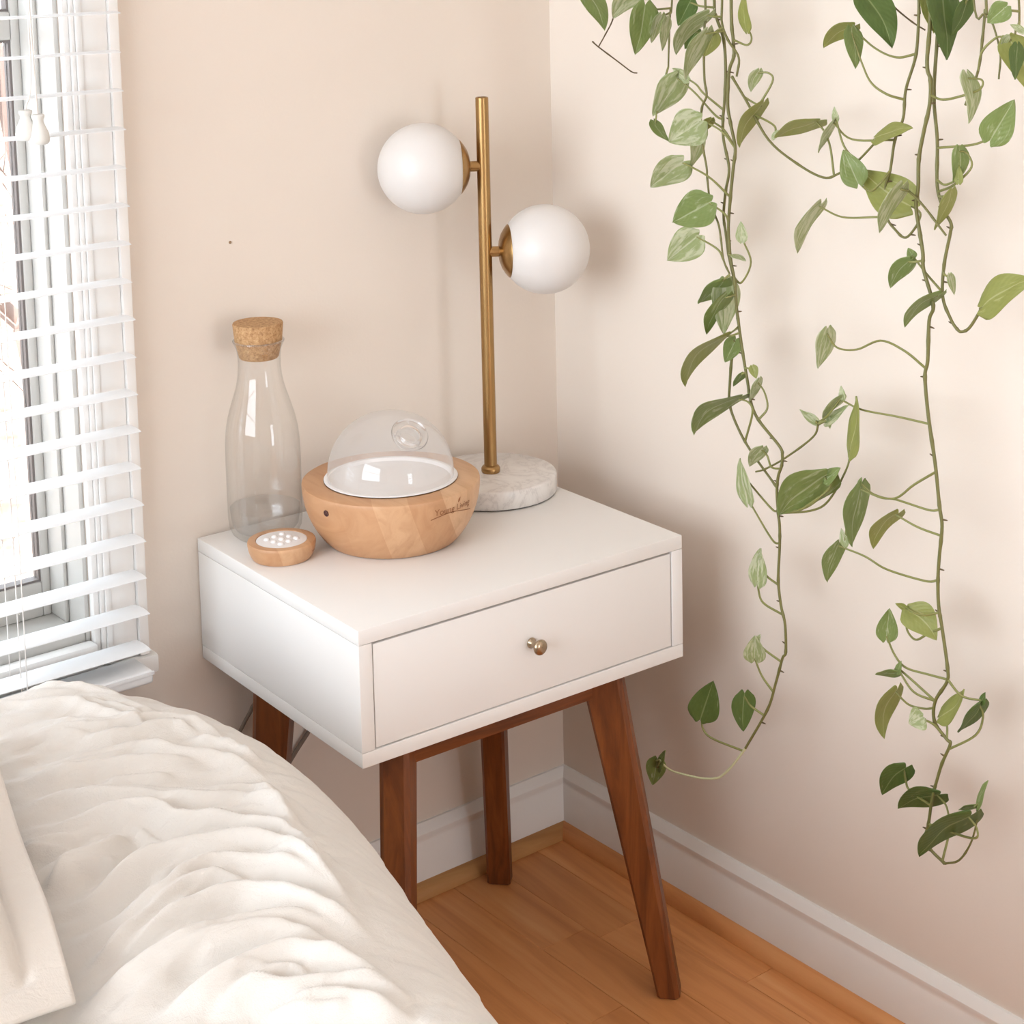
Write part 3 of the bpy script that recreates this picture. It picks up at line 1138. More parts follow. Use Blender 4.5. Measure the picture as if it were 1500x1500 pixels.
# ------------------------------------------------------------------ cords behind the nightstand
c1 = [ns(0.34, ND + 0.0055, NZT - 0.02), ns(0.335, ND + 0.0055, 0.47), ns(0.20, ND + 0.0010, 0.425)] + [Vector(on(x, y, 1, -0.0062)) for x, y in ((384, 1020), (366, 1044), (351, 1072), (342, 1090), (330, 1130))] + [Vector((-0.625, -0.010, 0.20)), Vector((-0.645, -0.022, 0.115)), Vector((-0.66, -0.045, 0.0035)), Vector((-0.75, -0.05, 0.0035))]
o = tube('power_cord', catmull(c1, 6), 0.0026, M['cable'], None, 8)
tag(o, 'thin grey cord hanging behind the nightstand, on the window side of its rear leg', 'cord', 'power cords')
c2 = [ns(0.44, ND + 0.007, NZT - 0.02), ns(0.43, ND + 0.007, 0.47), ns(0.30, ND + 0.002, 0.40)] + [Vector(on(x, y, 1, -0.0066)) for x, y in ((470, 1045), (450, 1075), (432, 1103), (419, 1128))] + [Vector((-0.52, -0.009, 0.2)), Vector((-0.56, -0.022, 0.115)), Vector((-0.62, -0.040, 0.0035)), Vector((-0.72, -0.07, 0.0035))]
o = tube('power_cord', catmull(c2, 6), 0.0030, M['cable'], None, 8)
tag(o, 'grey cord hanging behind the nightstand, on the drawer-centre side of its rear leg', 'cord', 'power cords')

# ------------------------------------------------------------------ bed
bed = empty('bed', (-1.55, -1.15, 0), 0, 'wide low bed under the cream duvet', 'bed')
box('base', (-0.67, -0.95, 0.10), (0.66, 0.95, 0.22), M['bedwood'], bed, 0.01)
box('mattress', (-0.68, -0.96, 0.221), (0.67, 0.96, 0.45), M['mattress'], bed, 0.05, 4)
for sx in (-0.6, 0.58):
    for sy in (-0.85, 0.85):
        box('leg', (sx - 0.03, sy - 0.03, 0.0), (sx + 0.03, sy + 0.03, 0.10), M['bedwood'], bed, 0.004)

BND = np.array([(-2.55, -0.125), (-1.05, -0.125), (-0.93, -0.135), (-0.83, -0.175), (-0.745, -0.255), (-0.704, -0.36), (-0.70, -0.50), (-0.735, -0.66), (-0.785, -0.85), (-0.805, -1.0), (-0.82, -1.3), (-0.82, -2.2)])
bc = np.array(catmull([(x, y, 0) for x, y in BND], 12))[:, :2]


def dist_polyline(P, poly):
    best = np.full(len(P), 1e9)
    arc = np.zeros(len(P))
    acc = 0.0
    side = np.zeros(len(P))
    for a, b in zip(poly, poly[1:]):
        ab = b - a
        L2 = (ab ** 2).sum() + 1e-12
        t = np.clip(((P - a) @ ab) / L2, 0, 1)
        q = a + t[:, None] * ab
        d = np.hypot(*(P - q).T)
        m_ = d < best
        best[m_] = d[m_]
        L = math.sqrt(L2)
        arc[m_] = acc + t[m_] * L
        cr = ab[0] * (P[:, 1] - a[1]) - ab[1] * (P[:, 0] - a[0])
        side[m_] = np.sign(cr[m_])
        acc += L
    return best, arc / acc, side


def crop(pts):
    return [(x / 2.778, y / 2.778 + 980) for x, y in pts]


FOLDS = [
    ([(0, 120), (200, 135), (400, 170), (560, 220)], 0.004, 0.012),
    ([(0, 200), (180, 215), (380, 215), (560, 250), (760, 300)], 0.004, 0.012),
    ([(100, 330), (250, 335), (450, 335), (700, 275), (850, 300), (960, 360)], 0.005, 0.010),
    ([(480, 395), (700, 410), (900, 420), (1000, 440), (1100, 490)], 0.006, 0.010),
    ([(50, 520), (250, 520), (430, 490), (620, 465), (780, 450), (900, 470)], 0.008, 0.011),
    ([(50, 660), (250, 595), (400, 595), (640, 600), (830, 600), (1000, 580), (1130, 600), (1200, 700), (1260, 800)], 0.009, 0.011),
    ([(70, 720), (300, 690), (450, 660), (620, 655), (740, 690), (900, 690), (1080, 700), (1200, 745), (1330, 870), (1400, 1000)], 0.012, 0.011),
    ([(400, 640), (520, 690), (640, 680), (760, 640), (930, 640)], 0.004, 0.008),
    ([(180, 950), (270, 860), (430, 790), (540, 710)], 0.010, 0.009),
    ([(60, 780), (200, 760), (330, 730)], 0.004, 0.009),
    ([(210, 1035), (400, 950), (560, 860), (700, 820), (850, 790), (1000, 770), (1150, 790), (1280, 880), (1400, 980), (1490, 1090)], 0.013, 0.012),
    ([(260, 1165), (470, 1090), (640, 1000), (800, 880), (900, 850), (1000, 850), (1150, 870), (1300, 950), (1420, 1040)], 0.011, 0.012),
    ([(300, 1300), (480, 1170), (640, 1050), (830, 930), (1000, 920), (1150, 935)], 0.009, 0.010),
    ([(420, 1265), (560, 1180), (700, 1090), (900, 1000), (1030, 980), (1200, 1010), (1400, 1060), (1560, 1130)], 0.012, 0.012),
    ([(250, 1440), (500, 1330), (700, 1230), (900, 1150), (1150, 1090), (1280, 1090), (1450, 1130)], 0.012, 0.012),
    ([(400, 1410), (700, 1265), (900, 1185), (1100, 1140), (1300, 1150), (1500, 1200)], 0.009, 0.010),
    ([(560, 1460), (850, 1340), (1000, 1270), (1180, 1210), (1330, 1230), (1500, 1270), (1680, 1350)], 0.011, 0.012),
    ([(820, 1460), (1000, 1350), (1200, 1350), (1400, 1330), (1560, 1330), (1720, 1390)], 0.010, 0.011),
    ([(1080, 1450), (1300, 1390), (1500, 1400), (1700, 1440)], 0.009, 0.010),
    ([(1000, 500), (1100, 540), (1180, 620), (1240, 720)], 0.006, 0.012),
]
fold_world = []
for pts, h, w in FOLDS:
    q = [on(px, py, 2, 0.545)[:2] for px, py in crop(pts)]
    fold_world.append((np.array(catmull([(a, b, 0) for a, b in q], 5))[:, :2], h, w))
# finer creases running beside the main folds
for poly, h, w in list(fold_world):
    for k in range(3):
        tdir = np.gradient(poly, axis=0)
        nrm2 = np.stack([-tdir[:, 1], tdir[:, 0]], 1) / (np.hypot(tdir[:, 0], tdir[:, 1])[:, None] + 1e-9)
        offm = random.choice((-1, 1)) * random.uniform(0.010, 0.030)
        ph = random.uniform(0, 6)
        n_ = len(poly)
        i0 = random.randint(0, max(0, n_ // 3))
        i1 = random.randint(n_ // 2, n_)
        if i1 - i0 < 11:
            continue
        sub = poly + nrm2 * (offm + 0.006 * np.sin(np.linspace(0, 5, n_) + ph))[:, None]
        fold_world.append((sub[i0:i1], random.uniform(0.0035, 0.0060), random.uniform(0.005, 0.007)))
# folds outside the photograph's frame, in the same spirit
for k in range(26):
    y0 = -1.06 - 0.042 * k
    q = [(-2.2, y0 - 0.25), (-1.7, y0 - 0.05 + random.uniform(-0.05, 0.05)), (-1.25, y0 + random.uniform(-0.05, 0.05)), (-0.86, y0 + 0.02 + random.uniform(-0.03, 0.03)), (-0.78, y0 - 0.02)]
    fold_world.append((np.array(catmull([(a, b, 0) for a, b in q], 5))[:, :2], random.uniform(0.006, 0.012), random.uniform(0.01, 0.014)))


def wave_noise(P, seed, freq, ang, stretch):
    r = np.random.default_rng(seed)
    out = np.zeros(len(P))
    for _ in range(14):
        a = ang + r.normal(0, 0.35)
        k = freq * r.uniform(0.6, 1.6)
        d = np.array([-math.sin(a), math.cos(a)])
        e = np.array([math.cos(a), math.sin(a)])
        ph = P @ d * k + 1.5 * np.sin(P @ e * k * stretch + r.uniform(0, 6)) + r.uniform(0, 6)
        out += np.sin(ph) * r.uniform(0.4, 1.0)
    return out / 5.0


def build_duvet():
    # rows along y (finer where the photograph looks), columns across x, then a hanging drape
    ys = np.concatenate([np.linspace(-2.15, -1.15, 60)[:-1], np.linspace(-1.15, -0.126, 470)])
    seg = bc
    xr = []
    for y in ys:
        # right-most crossing of the boundary with this row
        best = -2.4
        for a, b in zip(seg, seg[1:]):
            lo, hi = min(a[1], b[1]), max(a[1], b[1])
            if lo - 1e-9 <= y <= hi + 1e-9:
                t = 0 if abs(b[1] - a[1]) < 1e-9 else (y - a[1]) / (b[1] - a[1])
                best = max(best, a[0] + t * (b[0] - a[0]))
        xr.append(best)
    xr = np.array(xr)
    nt, nd = 470, 44
    ut = np.linspace(0, 1, nt)
    ut = np.where(ut < 0.25, ut * 1.6, 0.4 + (ut - 0.25) / 0.75 * 0.6)
    rows = []
    X = -2.35 + (xr[:, None] + 2.35) * ut[None, :]
    Y = np.repeat(ys[:, None], nt, 1)
    P = np.stack([X.ravel(), Y.ravel()], 1)
    dist, _, _ = dist_polyline(P, bc)
    ztop = 0.546 + 0.035 * (1 / (1 + np.exp(-((P[:, 1] + 0.42) * 14)))) * (1 / (1 + np.exp((P[:, 0] + 0.80) * 22)))
    t = np.clip(1 - dist / 0.12, 0, 1)
    Z = ztop - 0.10 * t ** 2
    H = np.zeros(len(P))
    near = (P[:, 0] > -1.75)
    for poly, h, w in fold_world:
        lo, hi = poly.min(0) - 0.06, poly.max(0) + 0.06
        m_ = (P[:, 0] > lo[0]) & (P[:, 0] < hi[0]) & (P[:, 1] > lo[1]) & (P[:, 1] < hi[1])
        if not m_.any():
            continue
        d, arc, side = dist_polyline(P[m_], poly)
        taper = np.clip(np.minimum(arc, 1 - arc) / 0.28, 0, 1)
        taper = taper * taper * (3 - 2 * taper)
        ww = np.where(side > 0, w * 0.72, w * 1.6)
        H[m_] += (2.2 * h * taper * np.exp(-(d / ww) ** 1.7)) ** 2.2
    H = H ** (1 / 2.2)
    H += 0.0026 * wave_noise(P, 3, 95, -0.35, 0.25) + 0.0015 * wave_noise(P, 5, 210, -0.2, 0.3) + 0.004 * wave_noise(P, 8, 26, -0.4, 0.4)
    Z = Z + H
    Z = Z.reshape(X.shape)
    H = H.reshape(X.shape)
    nr = len(ys)
    # drape: outward normals of the boundary
    dx = np.gradient(xr, ys)
    nx = 1 / np.sqrt(1 + dx ** 2)
    ny = -dx / np.sqrt(1 + dx ** 2)
    Xd = np.zeros((nr, nd))
    Yd = np.zeros((nr, nd))
    Zd = np.zeros((nr, nd))
    for k in range(nd):
        s = (k + 1) / nd
        zz = Z[:, -1] * (1 - s) + 0.07 * s
        wob = 0.010 * np.sin(ys * 41 + 2.0 * np.sin(ys * 13) + s * 2.0) * min(1, s * 2.5) + H[:, -1] * (1 - s)
        bul = 0.018 * math.sin(min(1.0, s * 2.2) * math.pi / 2) + 0.012 * s
        Xd[:, k] = xr + nx * (bul + wob)
        Yd[:, k] = np.minimum(ys + ny * (bul + wob), -0.112)
        Zd[:, k] = zz
    X = np.concatenate([X, Xd], 1)
    Y = np.concatenate([Y, Yd], 1)
    Z = np.concatenate([Z, Zd], 1)
    # head-end drape
    ext = 14
    Xe = np.repeat(X[-1:, :], ext, 0)
    Ye = np.repeat(Y[-1:, :], ext, 0)
    Ze = np.zeros_like(Xe)
    for k in range(ext):
        s = (k + 1) / ext
        Ye[k] += 0.014 * math.sin(min(1, s * 3) * math.pi / 2)
        Ze[k] = np.minimum(Z[-1], Z[-1] * (1 - s) + 0.07 * s)
    X = np.concatenate([X, Xe], 0)
    Y = np.concatenate([Y, Ye], 0)
    Z = np.concatenate([Z, Ze], 0)
    nr, nc = X.shape
    vs = np.stack([X.ravel(), Y.ravel(), Z.ravel()], 1)
    org = np.array([-1.55, -1.15, 0.45])
    vs = vs - org
    idx = np.arange(nr * nc).reshape(nr, nc)
    q = np.stack([idx[:-1, :-1], idx[:-1, 1:], idx[1:, 1:], idx[1:, :-1]], -1).reshape(-1, 4)
    me = bpy.data.meshes.new('duvet')
    me.from_pydata(vs.tolist(), [], q.tolist())
    me.materials.append(M['duvet'])
    me.polygons.foreach_set('use_smooth', [True] * len(me.polygons))
    o = bpy.data.objects.new('duvet', me)
    o.location = tuple(org)
    col.objects.link(o)
    return tag(o, 'cream wrinkled linen duvet spread over the bed', 'duvet')


duvet = build_duvet()


# pillow: corner with a flat flange
def build_pillow():
    zc = 0.585
    A = on(110, 1450, 2, zc)
    B = on(0, 1128, 2, zc + 0.02)
    e1 = (B - A)
    e1[2] = 0
    e1 = e1 / np.linalg.norm(e1)
    an = math.radians(110)
    e2 = np.array([math.cos(an) * e1[0] - math.sin(an) * e1[1], math.sin(an) * e1[0] + math.cos(an) * e1[1], 0])
    L1, L2, fl = 0.46, 0.70, 0.034
    n1, n2 = 150, 190
    vs, fs = [], []
    us = np.linspace(0, 1, n1)
    ws = np.linspace(0, 1, n2)
    org = A + e1 * L1 / 2 + e2 * L2 / 2
    org[2] = zc - 0.01
    for side in (1, -1):
        for u in us:
            for w in ws:
                a, b = u * L1, w * L2
                ia = min(a, L1 - a) - fl
                ib = min(b, L2 - b) - fl
                d = min(ia, ib)
                if d <= 0:
                    z = 0.0016 * side
                else:
                    ta, tb = min(1, ia / 0.15), min(1, ib / 0.15)
                    h = (1 - (1 - ta) ** 2.2) * (1 - (1 - tb) ** 2.2)
                    z = side * (0.0016 + 0.009 * min(1, d / 0.010) + (0.085 if side > 0 else 0.02) * h)
                    if side > 0:
                        z += 0.0035 * math.sin(a * 60 + 3 * math.sin(b * 22)) * h
                if side > 0:
                    z -= 0.0035 * math.exp(-((d - 0.001) / 0.0045) ** 2)
                zz = z + 0.006 * math.sin(a * 19 + b * 9) * (1 if d <= 0 else 0.3) + 0.025 * a / L1
                # corners sag a little
                ca = max(0, 1 - math.hypot(min(a, L1 - a), min(b, L2 - b)) / 0.10)
                zz -= 0.010 * ca
                P = A + e1 * a + e2 * b
                vs.append((P[0] - org[0], P[1] - org[1], zc + zz - org[2]))
    N = n1 * n2
    for s in (0, 1):
        for i in range(n1 - 1):
            for j in range(n2 - 1):
                k = s * N + i * n2 + j
                f = (k, k + 1, k + n2 + 1, k + n2)
                fs.append(f if s else f[::-1])
    ring = [j for j in range(n2)] + [i * n2 + n2 - 1 for i in range(1, n1)] + [(n1 - 1) * n2 + j for j in range(n2 - 2, -1, -1)] + [i * n2 for i in range(n1 - 2, 0, -1)]
    for a, b in zip(ring, ring[1:] + ring[:1]):
        fs.append((a, b, b + N, a + N))
    o = mesh_obj('pillow', vs, fs, M['pillow'], None, tuple(org), True, None)
    return tag(o, 'cream pillow with a flat flange edge lying on the duvet', 'pillow')


pillow = build_pillow()

# ------------------------------------------------------------------ hanging pothos
PLX = -0.105
POT = Vector((-0.20, -0.62, 1.58))
plant = empty('hanging_pothos', tuple(POT), 0, 'trailing green variegated pothos with long leafy vines along the wall', 'plant')
lathe('pot', [(0, 0.0), (0.085, 0.0), (0.09, 0.005), (0.118, 0.16), (0.124, 0.165), (0.124, 0.185), (0.117, 0.187), (0.112, 0.165), (0.108, 0.15)], M['pot'], plant, (0, 0, 0), 48, 40)
lathe('soil', [(0.1095, 0.158), (0.06, 0.165), (0, 0.167)], M['soil'], plant, (0, 0, 0), 40)
hook_top = Vector((POT.x, POT.y, ROOM_H))
for k in range(3):
    a = 2 * math.pi * k / 3 + 0.5
    tube('hanger_rope', [POT + Vector((0.125 * math.cos(a), 0.125 * math.sin(a), 0.17)), POT + Vector((0.06 * math.cos(a), 0.06 * math.sin(a), 0.5)), hook_top - Vector((0, 0, 0.05))], 0.0022, M['rope'], plant, 6)
tube('ceiling_hook', catmull([hook_top, hook_top - Vector((0, 0, 0.03)), hook_top - Vector((0.012, 0, 0.05)), hook_top - Vector((0, 0, 0.062)), hook_top - Vector((-0.01, 0, 0.05))], 5), 0.0025, M['hook'], plant, 8)


def P3(x, y, off=0.0):
    return Vector(on(x, y, 0, PLX + off))


VINES = {
    'a': ([(1046, -12), (1049, 23), (1060, 58), (1063, 105), (1061, 152), (1059, 175), (1060, 205), (1068, 247), (1063, 280), (1060, 315), (1063, 341), (1067, 372), (1074, 405)], 2.6, 0.0),
    'b': ([(1071, -12), (1074, 58), (1075, 82), (1068, 105), (1066, 152), (1070, 180), (1077, 217), (1074, 247), (1070, 289), (1067, 335), (1070, 377), (1076, 412), (1079, 451), (1083, 482), (1088, 517), (1095, 559), (1100, 589), (1111, 615), (1142, 654), (1146, 668), (1145, 682), (1140, 698), (1138, 722), (1140, 752), (1142, 771), (1142, 803), (1140, 850), (1144, 887), (1150, 915), (1151, 955), (1146, 965), (1136, 1002), (1124, 1040), (1092, 1096)], 2.7, -0.012),
    'bt': ([(1092, 1096), (1074, 1120), (1058, 1136), (1048, 1140), (1028, 1140), (1000, 1134), (980, 1127), (966, 1113)], 2.0, -0.012),
    'c': ([(1033, -12), (1032, 40), (1031, 79), (1032, 117), (1035, 140), (1028, 159), (1027, 198), (1035, 245), (1036, 261), (1041, 299), (1052, 327), (1056, 350), (1060, 381), (1069, 402)], 2.1, -0.02),
    'c2': ([(985, -12), (982, 14), (980, 60), (979, 98)], 1.9, 0.01),
    'd': ([(1058, -12), (1057, 30), (1066, 58), (1082, 84), (1079, 112)], 2.2, -0.018),
    'e': ([(1072, 112), (1094, 149), (1126, 205), (1168, 240), (1206, 260), (1229, 254), (1255, 237), (1283, 208)], 2.1, -0.012),
    'f': ([(1079, 498), (1073, 517), (1069, 563), (1069, 594), (1083, 631), (1102, 664), (1135, 710), (1139, 719)], 2.3, -0.006),
    'g': ([(1346, -12), (1346, 14), (1342, 79), (1327, 131), (1323, 173), (1311, 205), (1304, 250), (1297, 275), (1299, 317), (1311, 336), (1327, 348), (1346, 327)], 2.3, 0.0),
    'h': ([(1363, -12), (1358, 91), (1363, 117), (1362, 152), (1353, 194), (1346, 233), (1345, 275), (1342, 303), (1348, 345), (1352, 372), (1353, 395), (1367, 447), (1361, 470), (1359, 528), (1355, 552), (1360, 610), (1370, 680), (1376, 740), (1380, 771), (1376, 815), (1374, 850), (1375, 887), (1380, 920), (1388, 978), (1387, 999), (1370, 1027), (1369, 1057), (1387, 1083), (1392, 1090), (1380, 1118), (1373, 1141), (1366, 1167), (1360, 1207), (1356, 1225), (1363, 1244), (1384, 1265)], 2.9, -0.012),
    'ht': ([(1384, 1265), (1405, 1260), (1422, 1235), (1431, 1202), (1431, 1180)], 1.6, -0.012),
    'i': ([(1376, -12), (1373, 54), (1368, 140), (1373, 205), (1373, 273), (1383, 308), (1393, 327), (1392, 342), (1383, 388), (1381, 435), (1393, 468), (1402, 482), (1409, 486), (1421, 479), (1439, 450)], 2.7, 0.0),
    'j': ([(1444, -12), (1443, 14), (1439, 58), (1433, 103), (1414, 154)], 2.4, 0.01),
    'k': ([(1323, 273), (1348, 296), (1386, 345)], 1.9, -0.018),
    'm': ([(1425, -12), (1442, 21), (1453, 32), (1465, 77), (1463, 116)], 1.7, 0.006),
    'n': ([(1492, -12), (1488, 40), (1486, 62)], 1.8, 0.0),
    'o': ([(1298, -12), (1309, 9), (1336, 32), (1355, 44)], 1.5, 0.012),
    'p': ([(1199, 619), (1191, 640), (1150, 671), (1121, 687), (1107, 691)], 1.7, -0.012),
    'q': ([(905, -12), (898, 27), (887, 50), (877, 68)], 1.4, 0.0),
    'r': ([(868, 61), (877, 69), (905, 90), (925, 105), (933, 107)], 1.3, 0.0),
}
# where each long vine leaves the pot rim
vine_obj = {}
vine_pts = {}
TOP = {'a', 'b', 'c', 'c2', 'd', 'g', 'h', 'i', 'j', 'm', 'n', 'o', 'q'}
for key, (pts, rpx, off) in VINES.items():
    p3 = [P3(x, y, off) for x, y in pts]
    if key in TOP:
        first = p3[0]
        dirv = Vector((first.x - POT.x, first.y - POT.y, 0))
        dirv = dirv.normalized() if dirv.length > 1e-3 else Vector((0, 1, 0))
        k = len(vine_obj)
        dirv = (Matrix.Rotation(random.uniform(-0.35, 0.35), 3, 'Z') @ dirv)
        rim = Vector((POT.x, POT.y, POT.z + 0.19)) + dirv * 0.118
        soil_p = Vector((POT.x, POT.y, POT.z + 0.16)) + dirv * 0.05
        over = rim + dirv * 0.035 + Vector((0, 0, 0.0))
        reach = (first - over)
        mid = over + Vector((reach.x * 0.8, reach.y * 0.8, reach.z * 0.42))
        pre = [soil_p, rim + Vector((0, 0, 0.018)), over, mid]
        if min((mid.x), 0) > -0.02:
            mid.x = -0.03
        p3 = pre + p3
    rr = []
    cp = catmull(p3, 6)
    base_r = rpx * 0.00080
    n = len(cp)
    for i in range(n):
        # swollen nodes
        rr.append(base_r * (1.0 + 0.22 * max(0, math.cos(i * 2 * math.pi / 9)) ** 8) * (1.0 - 0.25 * i / n))
    mt = M['young'] if key == 'bt' else M['twig'] if key in ('o', 'r', 'q') else M['stem']
    o = tube('vine', cp, rr, mt, plant, 8)
    vine_obj[key] = o
    vine_pts[key] = [Vector(q) for q in cp]
    # little root nubs at the nodes
    if key in ('b', 'h', 'i', 'g', 'a') :
        vs, fs = [], []
        for i in range(20, n - 2, 11):
            q = Vector(cp[i])
            sd = Vector((0.15, random.choice((-1, 1)) * 1.0, random.uniform(-0.2, 0.2))).normalized()
            a, b = tube_data([q, q + sd * 0.0045, q + sd * 0.007], [0.0012, 0.001, 0.0006], 5)
            offv = len(vs)
            vs += [v - Vector(cp[0]) for v in a]
            fs += [tuple(j + offv for j in f) for f in b]
        t = mesh_obj('root_nub', vs, fs, M['twig'], o, (0, 0, 0), True)
        t['kind'] = 'stuff'


def nearest_vine(p):
    best = None
    for k, q in vine_pts.items():
        for v in q:
            d = (v - p).length
            if best is None or d < best[0]:
                best = (d, k, v)
    return best


def leaf(bx, by, tx, ty, w, tone='green', curl=0.0, pet=None, off=0.0, lobe=0.11, droop=0.0, flip=1):
    """pothos leaf whose stalk end and tip are seen at two photograph pixels; w = apparent width in px"""
    off = off - 0.012
    B = P3(bx, by, off)
    dirB = ray(bx, by)
    Tp = P3(tx, ty, off)
    depth = (np.array(B) - CAM) @ AX_F
    ppm = F_PX / depth
    L = (Tp - B).length
    W = w * 1.1 / ppm
    real_len = max(L, W / 0.80)
    if real_len > L * 1.02:
        # leaf points partly towards the room: tip nearer on the same sight line
        dv = (Vector(CAM) - Tp).normalized()
        Tp = Tp + dv * math.sqrt(max(real_len ** 2 - L ** 2, 0)) * 0.85
    a = (Tp - B)
    L = a.length
    a = a / L
    v = (Vector(CAM) - B).normalized()
    b0 = a.cross(v).normalized()
    n0 = b0.cross(a).normalized()
    Wr = max(W, 0.60 * L)
    th = math.acos(min(1.0, W / Wr)) * flip
    th = max(-1.25, min(1.25, th))
    b = b0 * math.cos(th) + n0 * math.sin(th)
    nn = n0 * math.cos(th) - b0 * math.sin(th)
    curl_m = curl / ppm
    NL, NS = 15, 13
    vs, fs, uv = [], [], []
    fold = 0.22 if W / L > 0.5 else 0.12
    for i in range(NL + 1):
        t = i / NL
        tt = 0.03 + 0.97 * t
        wid = 0.5 * Wr * (math.sin(math.pi * tt ** 0.56) ** 0.82 if t < 1 else 0.0)
        if i == 0:
            wid = 0.5 * Wr * 0.40
        bend = 4 * t * (1 - t)
        for j in range(NS):
            s = -1 + 2 * j / (NS - 1)
            sa = abs(s)
            lobe_f = math.sin(math.pi / 2 * min(1.0, sa / 0.62)) if sa < 0.62 else math.cos(math.pi / 2 * (sa - 0.62) / 0.38 * 0.8)
            y = t * L - lobe * L * lobe_f * (1 - t) ** 4
            lift = fold * abs(s) * wid * 0.9 - 0.10 * L * (s * s) * (1 - t) * 0.35 - droop * L * t * t
            lift += 0.012 * L * math.sin(t * 9 + s * 3 + bx)
            p = a * y + b * (s * wid) + nn * lift + b0 * (curl_m * bend) * -1.0
            vs.append(p)
            uv.append((0.5 + 0.5 * s, t))
    for i in range(NL):
        for j in range(NS - 1):
            k = i * NS + j
            fs.append((k, k + 1, k + NS + 1, k + NS))
    # second skin for thickness
    N = len(vs)
    back = [p - nn * 0.00045 for p in vs]
    fs2 = [tuple(q + N for q in reversed(f)) for f in fs]
    ring = [j for j in range(NS)] + [i * NS + NS - 1 for i in range(1, NL + 1)] + [NL * NS + j for j in range(NS - 2, -1, -1)] + [i * NS for i in range(NL - 1, 0, -1)]
    sides = [(q, p, p + N, q + N) for p, q in zip(ring, ring[1:] + ring[:1])]
    # keep clear of the wall
    mx = max((B + p).x for p in vs)
    if mx > -0.012:
        B = B + Vector((-(mx + 0.012), 0, 0))
    if pet:
        start = P3(pet[0][0], pet[0][1], off + 0.008)
        dn, key, q = nearest_vine(start)
    else:
        dn, key, q = nearest_vine(B)
        if key in ('q', 'r', 'o') and dn > 0.04:
            pass
    par = vine_obj[key]
    o = mesh_obj('leaf', vs + back, fs + fs2 + sides, M['leaf_' + tone], par, tuple(B - world_loc(par)), True, 70, uv + uv)
    # stalk
    if pet:
        mids = [P3(x, y, off + 0.006) for x, y in pet[1:]]
        line = [q] + mids + [B + a * 0.004 - nn * 0.001]
    elif dn < 0.09:
        midp = (q + B) / 2 + Vector((-0.004, 0, -0.08 * dn))
        line = [q, midp, B + a * 0.004 - nn * 0.001]
    else:
        ln = 0.05
        line = [B + Vector((0.01, 0, ln)), B + Vector((0.002, 0, ln * 0.4)), B + a * 0.004 - nn * 0.001]
    cp = catmull(line, 6)
    tube('leaf_stalk', cp, [0.0015 - 0.0004 * i / len(cp) for i in range(len(cp))], M['petiole'], par, 6)
    return o


Lf = leaf
# --- vines nearer the lamp, top to bottom
Lf(858, -14, 886, 45, 30, 'green', 4, off=0.0)
Lf(932, -12, 898, 27, 30, 'pale', -4)
Lf(945, 7, 930, 80, 38, 'green', 2, off=-0.02)
Lf(969, 22, 954, 63, 17, 'pale')
Lf(977, 27, 970, 75, 14, 'pale', off=-0.01)
Lf(1012, 0, 993, 38, 28, 'dark')
Lf(1038, 20, 990, 80, 26, 'pale', -10, off=-0.02)
Lf(1036, 46, 1004, 117, 24, 'pale', -4, off=-0.03)
Lf(1022, 44, 1003, 72, 22, 'dark')
Lf(1046, 48, 1032, 83, 26, 'olive', off=-0.01)
Lf(1094, 44, 1090, -12, 15, 'olive', 3, [(1075, 59), (1094, 66), (1101, 56)])
Lf(993, 111, 956, 170, 38, 'pale', 3, [(1056, 175), (1047, 168), (1017, 135)])
Lf(1008, 117, 985, 100, 14, 'pale', 0, [(1056, 161), (1031, 137), (1020, 124)])
Lf(958, 177, 980, 207, 15, 'green', -3, off=-0.004)
Lf(1027, 176, 980, 208, 54, 'pale', 0, [(1077, 217), (1061, 196), (1044, 184)], -0.015)
Lf(1042, 174, 1026, 195, 14, 'olive', 0, [(1077, 217), (1062, 192), (1050, 182)])
Lf(1024, 198, 1013, 245, 19, 'pale', 2)
Lf(1001, 236, 953, 274, 42, 'pale', 0, [(1060, 286), (1038, 259)], -0.015)
Lf(1041, 296, 985, 326, 52, 'green', 0, [(1077, 341), (1063, 315)], -0.02)
Lf(1023, 345, 977, 382, 46, 'pale', 0, [(1055, 381), (1051, 365)], -0.01)
Lf(1087, 354, 1085, 324, 16, 'pale', 0, [(1074, 412), (1086, 414), (1100, 384)])
Lf(1074, 373, 1093, 382, 8, 'pale', 0)
Lf(1061, 411, 1022, 445, 23, 'green', 2, off=-0.01)
Lf(1063, 412, 1060, 490, 38, 'pale', 0, off=0.0)
Lf(1065, 433, 1035, 490, 22, 'green', -5, off=-0.015)
Lf(1068, 491, 1003, 566, 22, 'olive', -16, off=-0.012, droop=0.0)
Lf(1078, 497, 1062, 531, 25, 'green', 0)
Lf(1086, 583, 1016, 637, 28, 'green', -14, [(1093, 638), (1102, 606), (1097, 590)], -0.015)
Lf(1102, 536, 1108, 555, 13, 'olive', 0)
Lf(1112, 556, 1098, 592, 11, 'pale', 0, [(1118, 615), (1124, 598), (1120, 575)])
Lf(1089, 547, 1074, 566, 10, 'green', 0)
Lf(1112, 103, 1100, 135, 17, 'pale', -3, [(1119, 154), (1131, 121), (1126, 107)])
Lf(1118, 152, 1083, 216, 23, 'olive', -7, [(1094, 149), (1105, 151)])
Lf(1199, 178, 1134, 203, 22, 'olive', -3, [(1229, 254), (1216, 215), (1207, 192)])
Lf(1131, 203, 1140, 190, 7, 'pale', 0, [(1119, 156), (1134, 184)])
Lf(1224, 176, 1199, 224, 11, 'pale', -2, [(1309, 208), (1248, 204)])
Lf(1224, 178, 1222, 156, 9, 'pale', 0)
Lf(1283, 202, 1337, 187, 22, 'olive', 3)
